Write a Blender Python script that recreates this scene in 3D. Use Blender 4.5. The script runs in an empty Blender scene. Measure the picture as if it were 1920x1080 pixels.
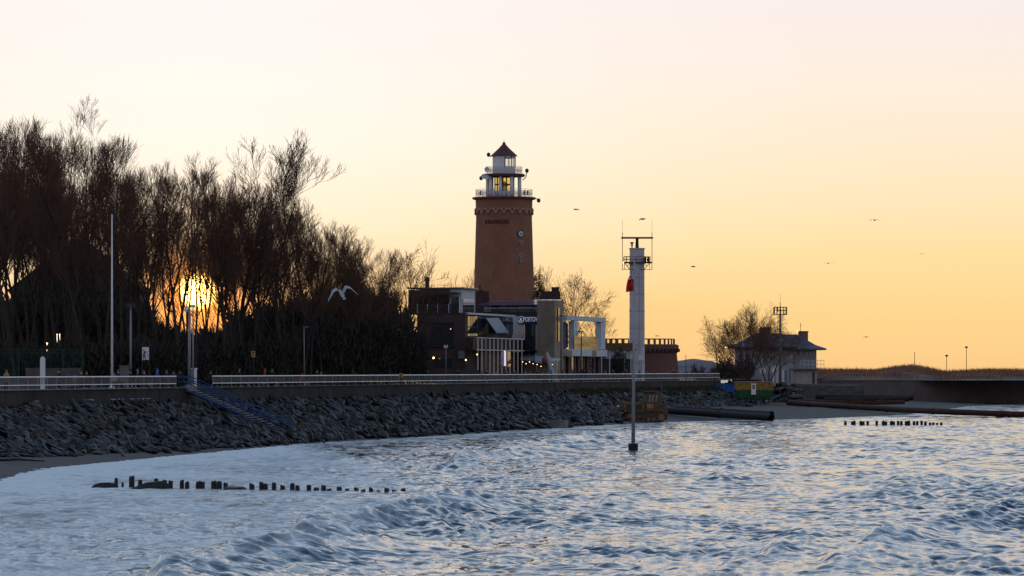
import bpy, bmesh, math, random
import numpy as np
from mathutils import Vector, Matrix, geometry
random.seed(7); np.random.seed(7)
R = math.radians
# ------------------------------------------------------------------ camera, sky, sun
F, HZ, CX, HC = 6800.0, 693.0, 960.0, 6.5          # focal length in photo pixels, horizon row, eye height
scn = bpy.context.scene
cam = bpy.data.cameras.new('camera'); camo = bpy.data.objects.new('camera', cam)
scn.collection.objects.link(camo); scn.camera = camo
camo.location = (0, 0, HC); camo.rotation_euler = (R(90), 0, 0)
cam.sensor_width = 36; cam.lens = F/1920*36; cam.shift_y = (HZ-540)/1920
cam.clip_start = 1; cam.clip_end = 30000
SUN_AZ, SUN_EL = math.atan((371-CX)/F), math.atan((HZ-546)/F)
SUN = Vector((math.sin(SUN_AZ)*math.cos(SUN_EL), math.cos(SUN_AZ)*math.cos(SUN_EL), math.sin(SUN_EL)))

world = bpy.data.worlds.new("World"); scn.world = world; world.use_nodes = True
nt = world.node_tree; N = nt.nodes; Lk = nt.links
bg = N['Background']; bg.inputs['Strength'].default_value = 1.0
def s2l(c): return tuple(((x/255)/12.92 if x/255 <= .04045 else ((x/255+.055)/1.055)**2.4) for x in c)
def wmath(op, a, b=None, c=None, clamp=False):
    n = N.new('ShaderNodeMath'); n.operation = op; n.use_clamp = clamp
    for i, v in enumerate((a, b, c)):
        if v is None: continue
        if isinstance(v, (int, float)): n.inputs[i].default_value = v
        else: Lk.new(v, n.inputs[i])
    return n.outputs[0]
def wramp(fac, stops):
    n = N.new('ShaderNodeValToRGB'); e = n.color_ramp.elements
    while len(e) > 1: e.remove(e[-1])
    e[0].position = stops[0][0]; e[0].color = (*stops[0][1], 1)
    for p, c in stops[1:]:
        k = e.new(p); k.color = (*c, 1)
    Lk.new(fac, n.inputs[0]); return n.outputs[0]
def wmix(fac, a, b, mode='MIX'):
    n = N.new('ShaderNodeMix'); n.data_type = 'RGBA'; n.blend_type = mode
    for s, v in ((n.inputs[0], fac), (n.inputs[6], a), (n.inputs[7], b)):
        if isinstance(v, (int, float)): s.default_value = v
        elif isinstance(v, tuple): s.default_value = (*v, 1)
        else: Lk.new(v, s)
    return n.outputs[2]
tc = N.new('ShaderNodeTexCoord'); sep = N.new('ShaderNodeSeparateXYZ'); Lk.new(tc.outputs['Generated'], sep.inputs[0])
dot = N.new('ShaderNodeVectorMath'); dot.operation = 'DOT_PRODUCT'; Lk.new(tc.outputs['Generated'], dot.inputs[0]); dot.inputs[1].default_value = SUN
z = wmath('MAXIMUM', sep.outputs[2], 0.0); sq = wmath('SQRT', z)
el = lambda d: math.sqrt(math.sin(R(d)))
# sky away from the sun, by height (position = sqrt(sin elevation))
base = wramp(sq, [(0, s2l((248, 200, 136))), (el(.8), s2l((252, 213, 143))), (el(1.8), s2l((253, 223, 160))), (el(3), s2l((253, 232, 194))),
                  (el(4.4), s2l((252, 237, 220))), (el(6), s2l((247, 237, 236))), (el(8.5), s2l((222, 230, 242))), (el(14), s2l((202, 222, 244))),
                  (el(35), s2l((146, 182, 222))), (1, s2l((80, 108, 158)))])
ang = wmath('MULTIPLY', wmath('ARCCOSINE', wmath('MINIMUM', dot.outputs['Value'], 0.9999999)), 180/math.pi)
near = wmath('POWER', 2.718, wmath('MULTIPLY', wmath('POWER', wmath('DIVIDE', ang, 6.5), 2.0), -1.0))
glow = wramp(sq, [(0, (1.0, .46, .14)), (el(1.0), (1.05, .60, .24)), (el(2.2), (1.06, .88, .62)), (el(3.5), (1.06, .98, .86)), (el(4.6), (1.05, .99, .93)), (el(6), (1.03, .98, .96)), (el(12), (.7, .78, .92)), (1, (.3, .45, .7))])
col = wmix(near, base, glow)
halo = wmath('POWER', 2.718, wmath('MULTIPLY', wmath('POWER', wmath('DIVIDE', ang, 0.78), 1.6), -1.0))
col = wmix(halo, col, (1.7, .50, .06))
# the side of the sky behind the viewer is darker
back = wmath('MULTIPLY_ADD', sep.outputs[1], 0.5, 0.5, clamp=True)
anti = wramp(sq, [(0, (.34, .31, .34)), (el(6), (.48, .43, .46)), (el(14), (.50, .52, .58)), (el(35), (.32, .42, .54)), (1, (.14, .19, .30))])
col = wmix(wramp(back, [(0, (1, 1, 1)), (.4, (.95, .95, .95)), (.75, (.5, .5, .5)), (.93, (0, 0, 0))]), col, anti)
sky = N.new('ShaderNodeTexSky'); sky.sky_type = 'NISHITA'; sky.sun_disc = False
sky.sun_elevation = SUN_EL; sky.sun_rotation = SUN_AZ
nish = wmix(1.0, sky.outputs[0], (.002, .002, .002), 'MULTIPLY')
col = wmix(1.0, col, nish, 'ADD')
aur = wmath('POWER', 2.718, wmath('MULTIPLY', wmath('POWER', wmath('DIVIDE', ang, 0.31), 2.0), -1.0))
col = wmix(aur, col, (3.6, 1.35, .22))
disc = wmath('POWER', 2.718, wmath('MULTIPLY', wmath('POWER', wmath('DIVIDE', ang, 0.25), 6.0), -1.0))
col = wmix(disc, col, (30.0, 17.0, 4.0))
Lk.new(col, bg.inputs['Color'])
sl = bpy.data.lights.new('sun', 'SUN'); so = bpy.data.objects.new('sun', sl); scn.collection.objects.link(so)
sl.energy = 3.0; sl.angle = R(.53); sl.color = (1.0, .55, .25)
so.rotation_euler = SUN.to_track_quat('Z', 'Y').to_euler()
scn.view_settings.view_transform = 'Standard'; scn.view_settings.look = 'None'; scn.view_settings.exposure = 0; scn.view_settings.gamma = 1

# ------------------------------------------------------------------ helpers
COL = scn.collection
def at(px, py, D): return Vector(((px-CX)/F*D, D, HC+(HZ-py)/F*D))
def zat(py, D): return HC+(HZ-py)/F*D
def dat(py, zz=0.0): return (HC-zz)*F/(py-HZ)
U = Vector((.2466, .969, 0)); NV = Vector((.969, -.2466, 0))    # along the promenade / towards the sea
RA = Vector((-41.0, 290.0, 0)); ZP = 4.8                          # railing line, promenade level
def rail(t, off=0.0, zz=ZP): p = RA + U*t + NV*off; return Vector((p.x, p.y, zz))
def solve(O, d, px):                                              # distance along O + s d whose image column is px
    k = (px-CX)/F
    return (k*O.y-O.x)/(d.x-k*d.y)
def rail_px(px, off=0.0):
    O = RA+NV*off; return solve(O, U, px)

MATS = {}
def mat(name, c, rough=.8, metal=0.0, var=.25, scale=1.5, bump=0.0, spec=.3, tint=None, brick=None):
    if name in MATS: return MATS[name]
    m = bpy.data.materials.new(name); m.use_nodes = True; t = m.node_tree; b = t.nodes['Principled BSDF']
    b.inputs['Roughness'].default_value = rough; b.inputs['Metallic'].default_value = metal; b.inputs['Specular IOR Level'].default_value = spec
    tcn = t.nodes.new('ShaderNodeTexCoord')
    n = t.nodes.new('ShaderNodeTexNoise'); n.inputs['Scale'].default_value = scale; n.inputs['Detail'].default_value = 6
    t.links.new(tcn.outputs['Object'], n.inputs['Vector'])
    r = t.nodes.new('ShaderNodeValToRGB'); e = r.color_ramp.elements
    lo = tuple(x*(1-var) for x in c); hi = tint if tint else tuple(min(1, x*(1+var)) for x in c)
    e[0].position = .32; e[0].color = (*lo, 1); e[1].position = .68; e[1].color = (*hi, 1)
    t.links.new(n.outputs['Fac'], r.inputs[0]); out = r.outputs[0]
    if brick:
        bk = t.nodes.new('ShaderNodeTexBrick'); mp = t.nodes.new('ShaderNodeMapping'); mp.inputs['Rotation'].default_value = (R(90), 0, 0)
        t.links.new(tcn.outputs['Object'], mp.inputs[0]); t.links.new(mp.outputs[0], bk.inputs['Vector'])
        bk.inputs['Scale'].default_value = brick; bk.inputs['Mortar Size'].default_value = .03
        t.links.new(out, bk.inputs['Color1']); bk.inputs['Color2'].default_value = (*(x*.6 for x in c), 1); bk.inputs['Mortar'].default_value = (*(x*1.5+.02 for x in c), 1)
        out = bk.outputs['Color']
    t.links.new(out, b.inputs['Base Color'])
    if bump:
        bn = t.nodes.new('ShaderNodeBump'); bn.inputs['Strength'].default_value = bump; bn.inputs['Distance'].default_value = .1
        n2 = t.nodes.new('ShaderNodeTexNoise'); n2.inputs['Scale'].default_value = scale*6; n2.inputs['Detail'].default_value = 5
        t.links.new(tcn.outputs['Object'], n2.inputs['Vector']); t.links.new(n2.outputs['Fac'], bn.inputs['Height']); t.links.new(bn.outputs[0], b.inputs['Normal'])
    MATS[name] = m; return m
def emat(name, c, s):
    if name in MATS: return MATS[name]
    m = bpy.data.materials.new(name); m.use_nodes = True; b = m.node_tree.nodes['Principled BSDF']
    b.inputs['Base Color'].default_value = (*c, 1); b.inputs['Emission Color'].default_value = (*c, 1); b.inputs['Emission Strength'].default_value = s
    MATS[name] = m; return m
def glassmat(name, c=(.03, .035, .045), rough=.06, clear=0.0):
    if name in MATS: return MATS[name]
    m = bpy.data.materials.new(name); m.use_nodes = True; t = m.node_tree; b = t.nodes['Principled BSDF']
    b.inputs['Base Color'].default_value = (*c, 1); b.inputs['Roughness'].default_value = rough; b.inputs['IOR'].default_value = 1.6
    b.inputs['Specular IOR Level'].default_value = .9
    tcn = t.nodes.new('ShaderNodeTexCoord'); n = t.nodes.new('ShaderNodeTexNoise'); n.inputs['Scale'].default_value = .8
    bn = t.nodes.new('ShaderNodeBump'); bn.inputs['Strength'].default_value = .03; bn.inputs['Distance'].default_value = .1
    t.links.new(tcn.outputs['Object'], n.inputs['Vector']); t.links.new(n.outputs['Fac'], bn.inputs['Height']); t.links.new(bn.outputs[0], b.inputs['Normal'])
    if clear:
        tr = t.nodes.new('ShaderNodeBsdfTransparent'); mx = t.nodes.new('ShaderNodeMixShader'); mx.inputs[0].default_value = clear
        tr.inputs[0].default_value = (.93, .95, .97, 1)
        t.links.new(b.outputs[0], mx.inputs[1]); t.links.new(tr.outputs[0], mx.inputs[2]); t.links.new(mx.outputs[0], t.nodes['Material Output'].inputs[0])
    MATS[name] = m; return m

def tag(o, label=None, cat=None, group=None, kind=None):
    if label: o['label'] = label
    if cat: o['category'] = cat
    if group: o['group'] = group
    if kind: o['kind'] = kind
    return o
def empty(name, loc, label, cat, group=None, rz=0.0):
    o = bpy.data.objects.new(name, None); o.empty_display_size = .5; COL.objects.link(o)
    o.location = loc; o.rotation_euler = (0, 0, rz); return tag(o, label, cat, group)
class MB:
    def __init__(s): s.v = []; s.f = []
    def add(s, vs, fs):
        k = len(s.v); s.v += [tuple(v) for v in vs]; s.f += [tuple(i+k for i in f) for f in fs]; return s
    def obox(s, P, dx, dy, z0, z1):                 # box from corner P (xy), edge vectors dx, dy
        P = Vector((P[0], P[1], 0)); dx = Vector((dx[0], dx[1], 0)); dy = Vector((dy[0], dy[1], 0))
        q = [P, P+dx, P+dx+dy, P+dy]
        vs = [(p.x, p.y, z0) for p in q]+[(p.x, p.y, z1) for p in q]
        fs = [(0, 3, 2, 1), (4, 5, 6, 7), (0, 1, 5, 4), (1, 2, 6, 5), (2, 3, 7, 6), (3, 0, 4, 7)]
        if (dx.x*dy.y-dx.y*dy.x) < 0: fs = [f[::-1] for f in fs]
        return s.add(vs, fs)
    def box(s, c, d, M=None):
        vs = []
        for a in (-.5, .5):
            for b in (-.5, .5):
                for e in (-.5, .5):
                    v = Vector((a*d[0], b*d[1], e*d[2]))
                    if M: v = M @ v
                    vs.append(v+Vector(c))
        return s.add(vs, [(0, 1, 3, 2), (4, 6, 7, 5), (0, 4, 5, 1), (2, 3, 7, 6), (0, 2, 6, 4), (1, 5, 7, 3)])
    def tube(s, pts, rad, n=6, cap=True):
        pts = [Vector(p) for p in pts]
        if isinstance(rad, (int, float)): rad = [rad]*len(pts)
        vs = []; fs = []
        ref = Vector((0, 0, 1))
        d0 = (pts[-1]-pts[0])
        if abs(d0.normalized().z) > .9: ref = Vector((1, 0, 0))
        for i, p in enumerate(pts):
            d = (pts[min(i+1, len(pts)-1)]-pts[max(i-1, 0)]).normalized()
            a = d.cross(ref).normalized(); b = d.cross(a)
            for k in range(n):
                t = 2*math.pi*k/n; vs.append(p+(a*math.cos(t)+b*math.sin(t))*rad[i])
        for i in range(len(pts)-1):
            for k in range(n):
                fs.append((i*n+k, i*n+(k+1) % n, (i+1)*n+(k+1) % n, (i+1)*n+k))
        if cap: fs.append(tuple(range(n))[::-1]); fs.append(tuple((len(pts)-1)*n+k for k in range(n)))
        return s.add(vs, fs)
    def lathe(s, c, prof, n=24, a0=0.0, a1=2*math.pi):      # prof = [(r, z)...] absolute z
        full = abs(a1-a0-2*math.pi) < 1e-6; m = n if full else n+1; vs = []; fs = []
        for r, zz in prof:
            for k in range(m):
                t = a0+(a1-a0)*k/n; vs.append((c[0]+r*math.cos(t), c[1]+r*math.sin(t), zz))
        for i in range(len(prof)-1):
            for k in range(n):
                k2 = (k+1) % m if full else k+1
                fs.append((i*m+k, i*m+k2, (i+1)*m+k2, (i+1)*m+k))
        return s.add(vs, fs)
    def prism(s, poly, y0, y1):                      # poly in (x,z), extruded along y
        n = len(poly); vs = [(p[0], y0, p[1]) for p in poly]+[(p[0], y1, p[1]) for p in poly]
        fs = [tuple(range(n)), tuple(range(2*n-1, n-1, -1))]+[(k, n+k, n+(k+1) % n, (k+1) % n) for k in range(n)]
        return s.add(vs, fs)
    def sphere(s, c, r, nu=8, nv=5, sc=(1, 1, 1)):
        vs = []; fs = []
        for i in range(nv+1):
            ph = math.pi*i/nv
            for k in range(nu):
                t = 2*math.pi*k/nu; vs.append((c[0]+r*sc[0]*math.sin(ph)*math.cos(t), c[1]+r*sc[1]*math.sin(ph)*math.sin(t), c[2]+r*sc[2]*math.cos(ph)))
        for i in range(nv):
            for k in range(nu): fs.append((i*nu+k, (i+1)*nu+k, (i+1)*nu+(k+1) % nu, i*nu+(k+1) % nu))
        return s.add(vs, fs)
    def build(s, name, m, parent=None, smooth=False, bevel=0.0):
        me = bpy.data.meshes.new(name); off = parent_off(parent)
        vs = [(v[0]-off.x, v[1]-off.y, v[2]-off.z) for v in s.v]
        me.from_pydata(vs, [], s.f); me.validate(); me.materials.append(m)
        if smooth: me.polygons.foreach_set('use_smooth', [True]*len(me.polygons))
        me.update(); o = bpy.data.objects.new(name, me); COL.objects.link(o)
        if parent: o.parent = parent
        if bevel:
            bv = o.modifiers.new('bevel', 'BEVEL'); bv.width = bevel; bv.segments = 2
        return o
    def thing(s, name, m, label, cat, group=None, smooth=False, bevel=0.0, base=None):
        b = Vector(base) if base is not None else Vector((sum(v[0] for v in s.v)/len(s.v), sum(v[1] for v in s.v)/len(s.v), min(v[2] for v in s.v)))
        s.v = [(v[0]-b.x, v[1]-b.y, v[2]-b.z) for v in s.v]
        o = s.build(name, m, None, smooth, bevel); o.location = b; return tag(o, label, cat, group)
def parent_off(p):
    o = Vector((0, 0, 0))
    while p: o += p.location; p = p.parent
    return o
def npmesh(name, V, Fq, m, smooth=True):
    me = bpy.data.meshes.new(name); V = np.asarray(V, np.float32); Fq = np.asarray(Fq, np.int32); k = Fq.shape[1]
    me.vertices.add(len(V)); me.vertices.foreach_set('co', V.ravel())
    me.loops.add(Fq.size); me.loops.foreach_set('vertex_index', Fq.ravel())
    me.polygons.add(len(Fq)); me.polygons.foreach_set('loop_start', np.arange(0, Fq.size, k, dtype=np.int32))
    if smooth: me.polygons.foreach_set('use_smooth', np.ones(len(Fq), bool))
    me.update(calc_edges=True); me.validate(); me.materials.append(m)
    return me
def link(name, me, parent=None):
    o = bpy.data.objects.new(name, me); COL.objects.link(o)
    if parent: o.parent = parent
    return o
def copy_tree(o, parent=None):
    c = o.copy(); COL.objects.link(c)
    if parent: c.parent = parent
    for ch in [x for x in o.children]: copy_tree(ch, c)
    return c
def pbox(mb, O, d, px0, px1, y0, y1, th, out):
    """box on the vertical plane through O along d, spanning image columns px0..px1, rows y0 (top)..y1; th thick towards out"""
    s0, s1 = solve(O, d, px0), solve(O, d, px1); P0 = O+d*s0; P1 = O+d*s1; Dm = (P0.y+P1.y)/2
    return mb.obox(P0, P1-P0, out*th, zat(y1, Dm), zat(y0, Dm))
def text_curves(txt, size, depth):
    cu = bpy.data.curves.new('txt', 'FONT'); cu.body = txt; cu.size = size; cu.extrude = depth; cu.align_x = 'CENTER'; cu.align_y = 'CENTER'; cu.offset = size*.012
    o = bpy.data.objects.new('txt', cu); COL.objects.link(o); bpy.context.view_layer.update()
    me = bpy.data.meshes.new_from_object(o.evaluated_get(bpy.context.evaluated_depsgraph_get()))
    bpy.data.objects.remove(o); return me
def text_obj(name, txt, size, depth, m, loc, dirx, parent, width=None):
    me = text_curves(txt, size, depth); me.materials.clear(); me.materials.append(m)
    xs = [v.co.x for v in me.vertices]; w = max(xs)-min(xs); k = width/w if width else 1
    up = Vector((0, 0, 1)); dx = Vector(dirx).normalized(); nn = dx.cross(up); off = parent_off(parent)
    for v in me.vertices:
        c = v.co.copy(); v.co = Vector(loc)-off+dx*c.x*k+up*c.y+nn*c.z
    return link(name, me, parent)

# ------------------------------------------------------------------ materials
M_wet = mat('wet_timber', (.018, .017, .02), .45, var=.4, scale=4, bump=.4)
M_white = mat('white_paint', (.72, .72, .74), .5, var=.06)
M_rail = mat('rail_paint', (.80, .80, .80), .35, metal=.0, var=.08, scale=3)
M_conc = mat('concrete', (.16, .15, .145), .9, var=.3, scale=.6, bump=.3)
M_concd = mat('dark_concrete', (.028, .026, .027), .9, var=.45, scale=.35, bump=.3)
M_dark = mat('dark_metal', (.03, .03, .035), .5, var=.2)
M_grey = mat('grey_metal', (.22, .23, .25), .45, metal=.2, var=.12)
M_sand = mat('sand', (.075, .068, .062), .85, var=.22, scale=.25, bump=.25)
M_bark = mat('bark', (.040, .030, .026), .9, var=.3, scale=2)
M_twig = mat('twig', (.12, .060, .038), .9, var=.25, scale=1.0)
M_glass = glassmat('window_glass')
M_clear = glassmat('clear_glass', (.05, .05, .05), .03, clear=.85)
M_rail_glass = glassmat('balustrade_glass', (.04, .045, .05), .03, clear=.35)

# ------------------------------------------------------------------ shoreline, water, beach
SH = np.array([(-60, 0), (-40, 150), (-30.4, 208), (-31.3, 236), (-27.7, 261), (-18.7, 318), (-11.1, 342), (2.3, 394), (13, 433), (21.5, 455), (38, 476), (56.6, 522), (66.7, 574), (80, 640), (97, 690), (150, 760), (400, 1000), (9000, 9400)], float)
def shore_sd(X, Y):                     # + inland (metres, roughly), - at sea
    xs = np.interp(Y, SH[:, 1], SH[:, 0]); sl = np.gradient(SH[:, 0], SH[:, 1]); s = np.interp(Y, SH[:, 1], sl)
    return (xs-X)/np.sqrt(1+s*s)
rs = np.random.RandomState(3)
def vnoise(X, Y, sc, seed, oct=3):      # cheap sum-of-sines noise in metres, -1..1
    r = np.random.RandomState(seed); out = 0; a = 1; tot = 0
    for o in range(oct):
        for k in range(4):
            th = r.uniform(0, 2*np.pi); w = 2*np.pi/(sc*r.uniform(.7, 1.3)/2**o)
            out = out+a*np.sin(w*(np.cos(th)*X+np.sin(th)*Y)+r.uniform(0, 6.28)); tot += a*.5
        a *= .55
    return out/tot/1.6
rows = [100.0]
while rows[-1] < 700: rows.append(rows[-1]+max(.13, .13+(rows[-1]-150)*.0013))
while rows[-1] < 12000: rows.append(rows[-1]*1.03)
rows = np.array(rows); nc = 1050
us = np.linspace(-1, 1, nc); us = us*.175+us**3*.05
Y = np.repeat(rows[:, None], nc, 1); X = us[None, :]*Y+vnoise(0*Y, Y, 9, 2)*0
far = np.clip((900-Y)/300, 0, 1); RS = np.gradient(rows)[:, None]; Y = Y.astype(np.float32); X = X.astype(np.float32)
sd = shore_sd(X, Y); deep = np.clip(.45+(-sd)/30, .45, 1)*np.clip((-sd+2)/3, .15, 1)
Z = np.zeros_like(X); CR = np.zeros_like(X)
r = np.random.RandomState(11)
# wave groups: amplitude modulated by slowly varying patches
gp = np.clip(.75+.75*vnoise(X, Y*.6, 30, 8), .25, 1.35); g1 = (.65+.45*vnoise(X, Y, 34, 5))*gp; g2 = np.clip(.8+.6*vnoise(X, Y, 13, 6), .2, 1.5)*gp
warpx = 2.2*vnoise(X, Y, 40, 21); 
for i in range(130):
    lam = 10**r.uniform(math.log10(.35), math.log10(4.5)); th = r.normal(0, .45 if lam > 3 else .8)
    k = 2*np.pi/lam; ph = k*((X+warpx)*np.cos(th)+Y*np.sin(th)*.9)+r.uniform(0, 6.28)
    amp = .0066*lam**.95*(1 if lam < 1.3 else (1.3/lam)**.75); s = np.sin(ph)
    g = g1 if lam > 3 else g2
    mask = np.clip((lam/RS-2.2)/2, 0, 1).astype(np.float32)
    Z += amp*g*mask*(s+.35*(s*s-.5))
chop = Z*deep*1.15*far
# swell crests running along the shore
def crest(pts, h, wf, wb, seed):
    P = np.array(pts, float); d = np.interp(Y, P[:, 1], P[:, 0]); 
    d = X-d-(.9*vnoise(X*0, Y, 17, seed)+.12*vnoise(X*0, Y, 5, seed+1))
    along = np.clip((Y-P[0, 1])/(12+.08*(P[-1, 1]-P[0, 1])), 0, 1)*np.clip((P[-1, 1]-Y)/(14+.12*(P[-1, 1]-P[0, 1])), 0, 1)
    hh = h*along*(.8+.35*vnoise(X*0, Y, 11, seed+2)); prof = np.where(d < 0, np.exp(-(d/wf)**2), np.exp(-(d/wb)**1.5 if False else -(np.abs(d)/wb)**1.6))
    return hh*prof
def P2(px, py): D = dat(py); return ((px-CX)/F*D, D)
SW = np.zeros_like(X); 
for i, (pts, h) in enumerate([([P2(150, 1180), P2(380, 1085), P2(620, 1010), P2(880, 945), P2(900, 925)], .85), ([P2(760, 900), P2(880, 866), P2(1040, 845), P2(1200, 826)], .5),
      ([P2(1000, 1000), P2(1150, 955), P2(1180, 935), P2(1240, 915)], .32), ([P2(1500, 1090), P2(1700, 1010), P2(1870, 965), P2(1990, 935)], .55), ([P2(150, 975), P2(270, 955), P2(330, 940)], .32),
      ([P2(780, 880), P2(960, 838), P2(1100, 822), P2(1300, 806)], .38), ([P2(1250, 925), P2(1400, 880), P2(1530, 858)], .3), ([P2(1780, 810), P2(1850, 795), P2(1990, 780)], .3),
      ([P2(1350, 1090), P2(1500, 1000), P2(1600, 965)], .22), ([P2(480, 890), P2(620, 870), P2(720, 852)], .2), ([P2(1600, 935), P2(1720, 895), P2(1850, 870)], .28), ([P2(620, 1060), P2(760, 1015), P2(960, 960)], .15)]):
    SW += crest(pts, h*1.25, .55, 2.4, 40+i*5)
XL = np.interp(Y, [100, 114, 175, 235, 270, 340], [-11.5, -9.7, -2.2, -5.5, -10, -22]); LEFT = np.clip((XL-X+1.2*vnoise(X, Y, 18, 95))/4.0, 0, 1)*np.clip((350-Y)/60, 0, 1)
ZW = chop*(.9-.22*LEFT+.9*np.clip(SW, 0, 1))+SW
V = np.stack([X, Y, ZW], -1).reshape(-1, 3)
nr = len(rows); idx = np.arange(nr*nc).reshape(nr, nc)
Q = np.stack([idx[:-1, :-1], idx[:-1, 1:], idx[1:, 1:], idx[1:, :-1]], -1).reshape(-1, 4)
def water_material():
    m = bpy.data.materials.new('sea_water'); m.use_nodes = True; t = m.node_tree; b = t.nodes['Principled BSDF']; ln = t.links.new
    g = t.nodes.new('ShaderNodeNewGeometry'); at_ = t.nodes.new('ShaderNodeAttribute'); at_.attribute_name = 'foam_sheen'
    def noise(sc, stretch=(1, 1, 1), det=5, rough=.6):
        mp = t.nodes.new('ShaderNodeMapping'); mp.inputs['Scale'].default_value = stretch; ln(g.outputs['Position'], mp.inputs[0])
        n = t.nodes.new('ShaderNodeTexNoise'); n.inputs['Scale'].default_value = sc; n.inputs['Detail'].default_value = det; n.inputs['Roughness'].default_value = rough
        ln(mp.outputs[0], n.inputs['Vector']); return n.outputs['Fac']
    n2 = noise(.10, (1, .5, 1), 3)
    def tilt(sc, stretch, k, det, rgh):
        mp = t.nodes.new('ShaderNodeMapping'); mp.inputs['Scale'].default_value = stretch; ln(g.outputs['Position'], mp.inputs[0])
        n = t.nodes.new('ShaderNodeTexNoise'); n.inputs['Scale'].default_value = sc; n.inputs['Detail'].default_value = det; n.inputs['Roughness'].default_value = rgh
        ln(mp.outputs[0], n.inputs['Vector']); v = t.nodes.new('ShaderNodeVectorMath'); v.operation = 'SUBTRACT'; ln(n.outputs['Color'], v.inputs[0]); v.inputs[1].default_value = (.5, .5, .5)
        w = t.nodes.new('ShaderNodeVectorMath'); w.operation = 'MULTIPLY'; ln(v.outputs[0], w.inputs[0]); w.inputs[1].default_value = (k*.8, k, 0); return w.outputs[0]
    tl = t.nodes.new('ShaderNodeVectorMath'); tl.operation = 'ADD'; ln(tilt(1.5, (.42, .8, 1), 1.6, 6, .70), tl.inputs[0]); ln(tilt(.42, (.6, .35, 1), .55, 3, .5), tl.inputs[1])
    mr = t.nodes.new('ShaderNodeMapRange'); ln(n2, mr.inputs[0]); mr.inputs[1].default_value = .38; mr.inputs[2].default_value = .6; mr.inputs[3].default_value = .75; mr.inputs[4].default_value = 1.15
    sc_ = t.nodes.new('ShaderNodeVectorMath'); sc_.operation = 'SCALE'; ln(tl.outputs[0], sc_.inputs[0]); ln(mr.outputs[0], sc_.inputs['Scale'])
    ad = t.nodes.new('ShaderNodeVectorMath'); ad.operation = 'ADD'; ln(sc_.outputs[0], ad.inputs[0]); ln(g.outputs['Normal'], ad.inputs[1])
    bn = t.nodes.new('ShaderNodeVectorMath'); bn.operation = 'NORMALIZE'; ln(ad.outputs[0], bn.inputs[0])
    n3 = noise(1.1, (1, .22, 1), 8, .7)
    fm = t.nodes.new('ShaderNodeMath'); fm.operation = 'ADD'; ln(n3, fm.inputs[0]); ln(at_.outputs['Fac'], fm.inputs[1])
    rp = t.nodes.new('ShaderNodeMapRange'); ln(fm.outputs[0], rp.inputs[0]); rp.inputs[1].default_value = .70; rp.inputs[2].default_value = 1.20; rp.inputs[4].default_value = .85
    b.inputs['Base Color'].default_value = (.02, .06, .11, 1); b.inputs['Roughness'].default_value = .06; b.inputs['IOR'].default_value = 1.36
    b.inputs['Specular IOR Level'].default_value = .5
    ln(bn.outputs[0], b.inputs['Normal'])
    fo = t.nodes.new('ShaderNodeBsdfDiffuse'); fo.inputs[0].default_value = (.84, .90, .92, 1); ln(bn.outputs[0], fo.inputs['Normal'])
    mx = t.nodes.new('ShaderNodeMixShader'); ln(rp.outputs[0], mx.inputs[0]); ln(b.outputs[0], mx.inputs[1]); ln(fo.outputs[0], mx.inputs[2])
    ln(mx.outputs[0], t.nodes['Material Output'].inputs[0]); return m
wm = npmesh('water', V, Q, water_material())
fa = wm.attributes.new('foam_sheen', 'FLOAT', 'POINT')
foam_sheen = .46*np.exp(-np.clip(-sd, 0, 99)/7)+.22*np.clip((SW-.25)/.3, 0, 1)+LEFT*(.36+.16*vnoise(X, Y*.5, 14, 91)+.08*vnoise(X, Y*.5, 3.5, 92))+.10  # shore, crest and left foam, plus an even pale silver sheen painted everywhere
fa.data.foreach_set('value', foam_sheen.ravel().astype(np.float32))
tag(link('water', wm), kind='structure')
# wide, flat continuation either side of and in front of the sheet
def tess(name, poly, m, kind='structure'):
    tri = geometry.tessellate_polygon([[Vector(p) for p in poly]])
    me = bpy.data.meshes.new(name); me.from_pydata([tuple(p) for p in poly], [], [tuple(t) for t in tri]); me.update()
    bm = bmesh.new(); bm.from_mesh(me); bmesh.ops.recalc_face_normals(bm, faces=bm.faces)
    for f in bm.faces:
        if f.normal.z < 0: f.normal_flip()
    bm.to_mesh(me); bm.free(); me.materials.append(m); o = link(name, me); return tag(o, kind=kind)
tess('open_water', [(-3000, -500, -.9), (3000, -500, -.9), (12000, 12000, -.9), (-12000, 12000, -.9)], wm.materials[0])

# beach: one sheet rising from under the water
by = np.concatenate([np.arange(40, 200, 4), np.arange(200, 760, 1.6)]); bx = np.arange(-90, 190, 1.1)
BX, BY = np.meshgrid(bx, by); BX = BX+np.interp(BY, [0, 200, 700], [0, 0, 10])
bsd = shore_sd(BX, BY)
def beach_h(X, Y, s):
    h = np.where(s > 0, .055*s, .09*s); h = np.where(h > .75, .75+(h-.75)*.25, h)
    return np.clip(h, -1.6, 1.6)+.07*vnoise(X, Y, 9, 31)*np.clip(s/4+.6, 0, 1)+.03
BZ = beach_h(BX, BY, bsd)
bi = np.arange(BX.size).reshape(BX.shape)
BQ = np.stack([bi[:-1, :-1], bi[:-1, 1:], bi[1:, 1:], bi[1:, :-1]], -1).reshape(-1, 4)
tag(link('beach', npmesh('beach', np.stack([BX, BY, BZ], -1).reshape(-1, 3), BQ, M_sand)), kind='structure')
def bz(x, y): 
    s = shore_sd(np.array([x], float), np.array([y], float)); return float(beach_h(np.array([x], float), np.array([y], float), s)[0])

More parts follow.
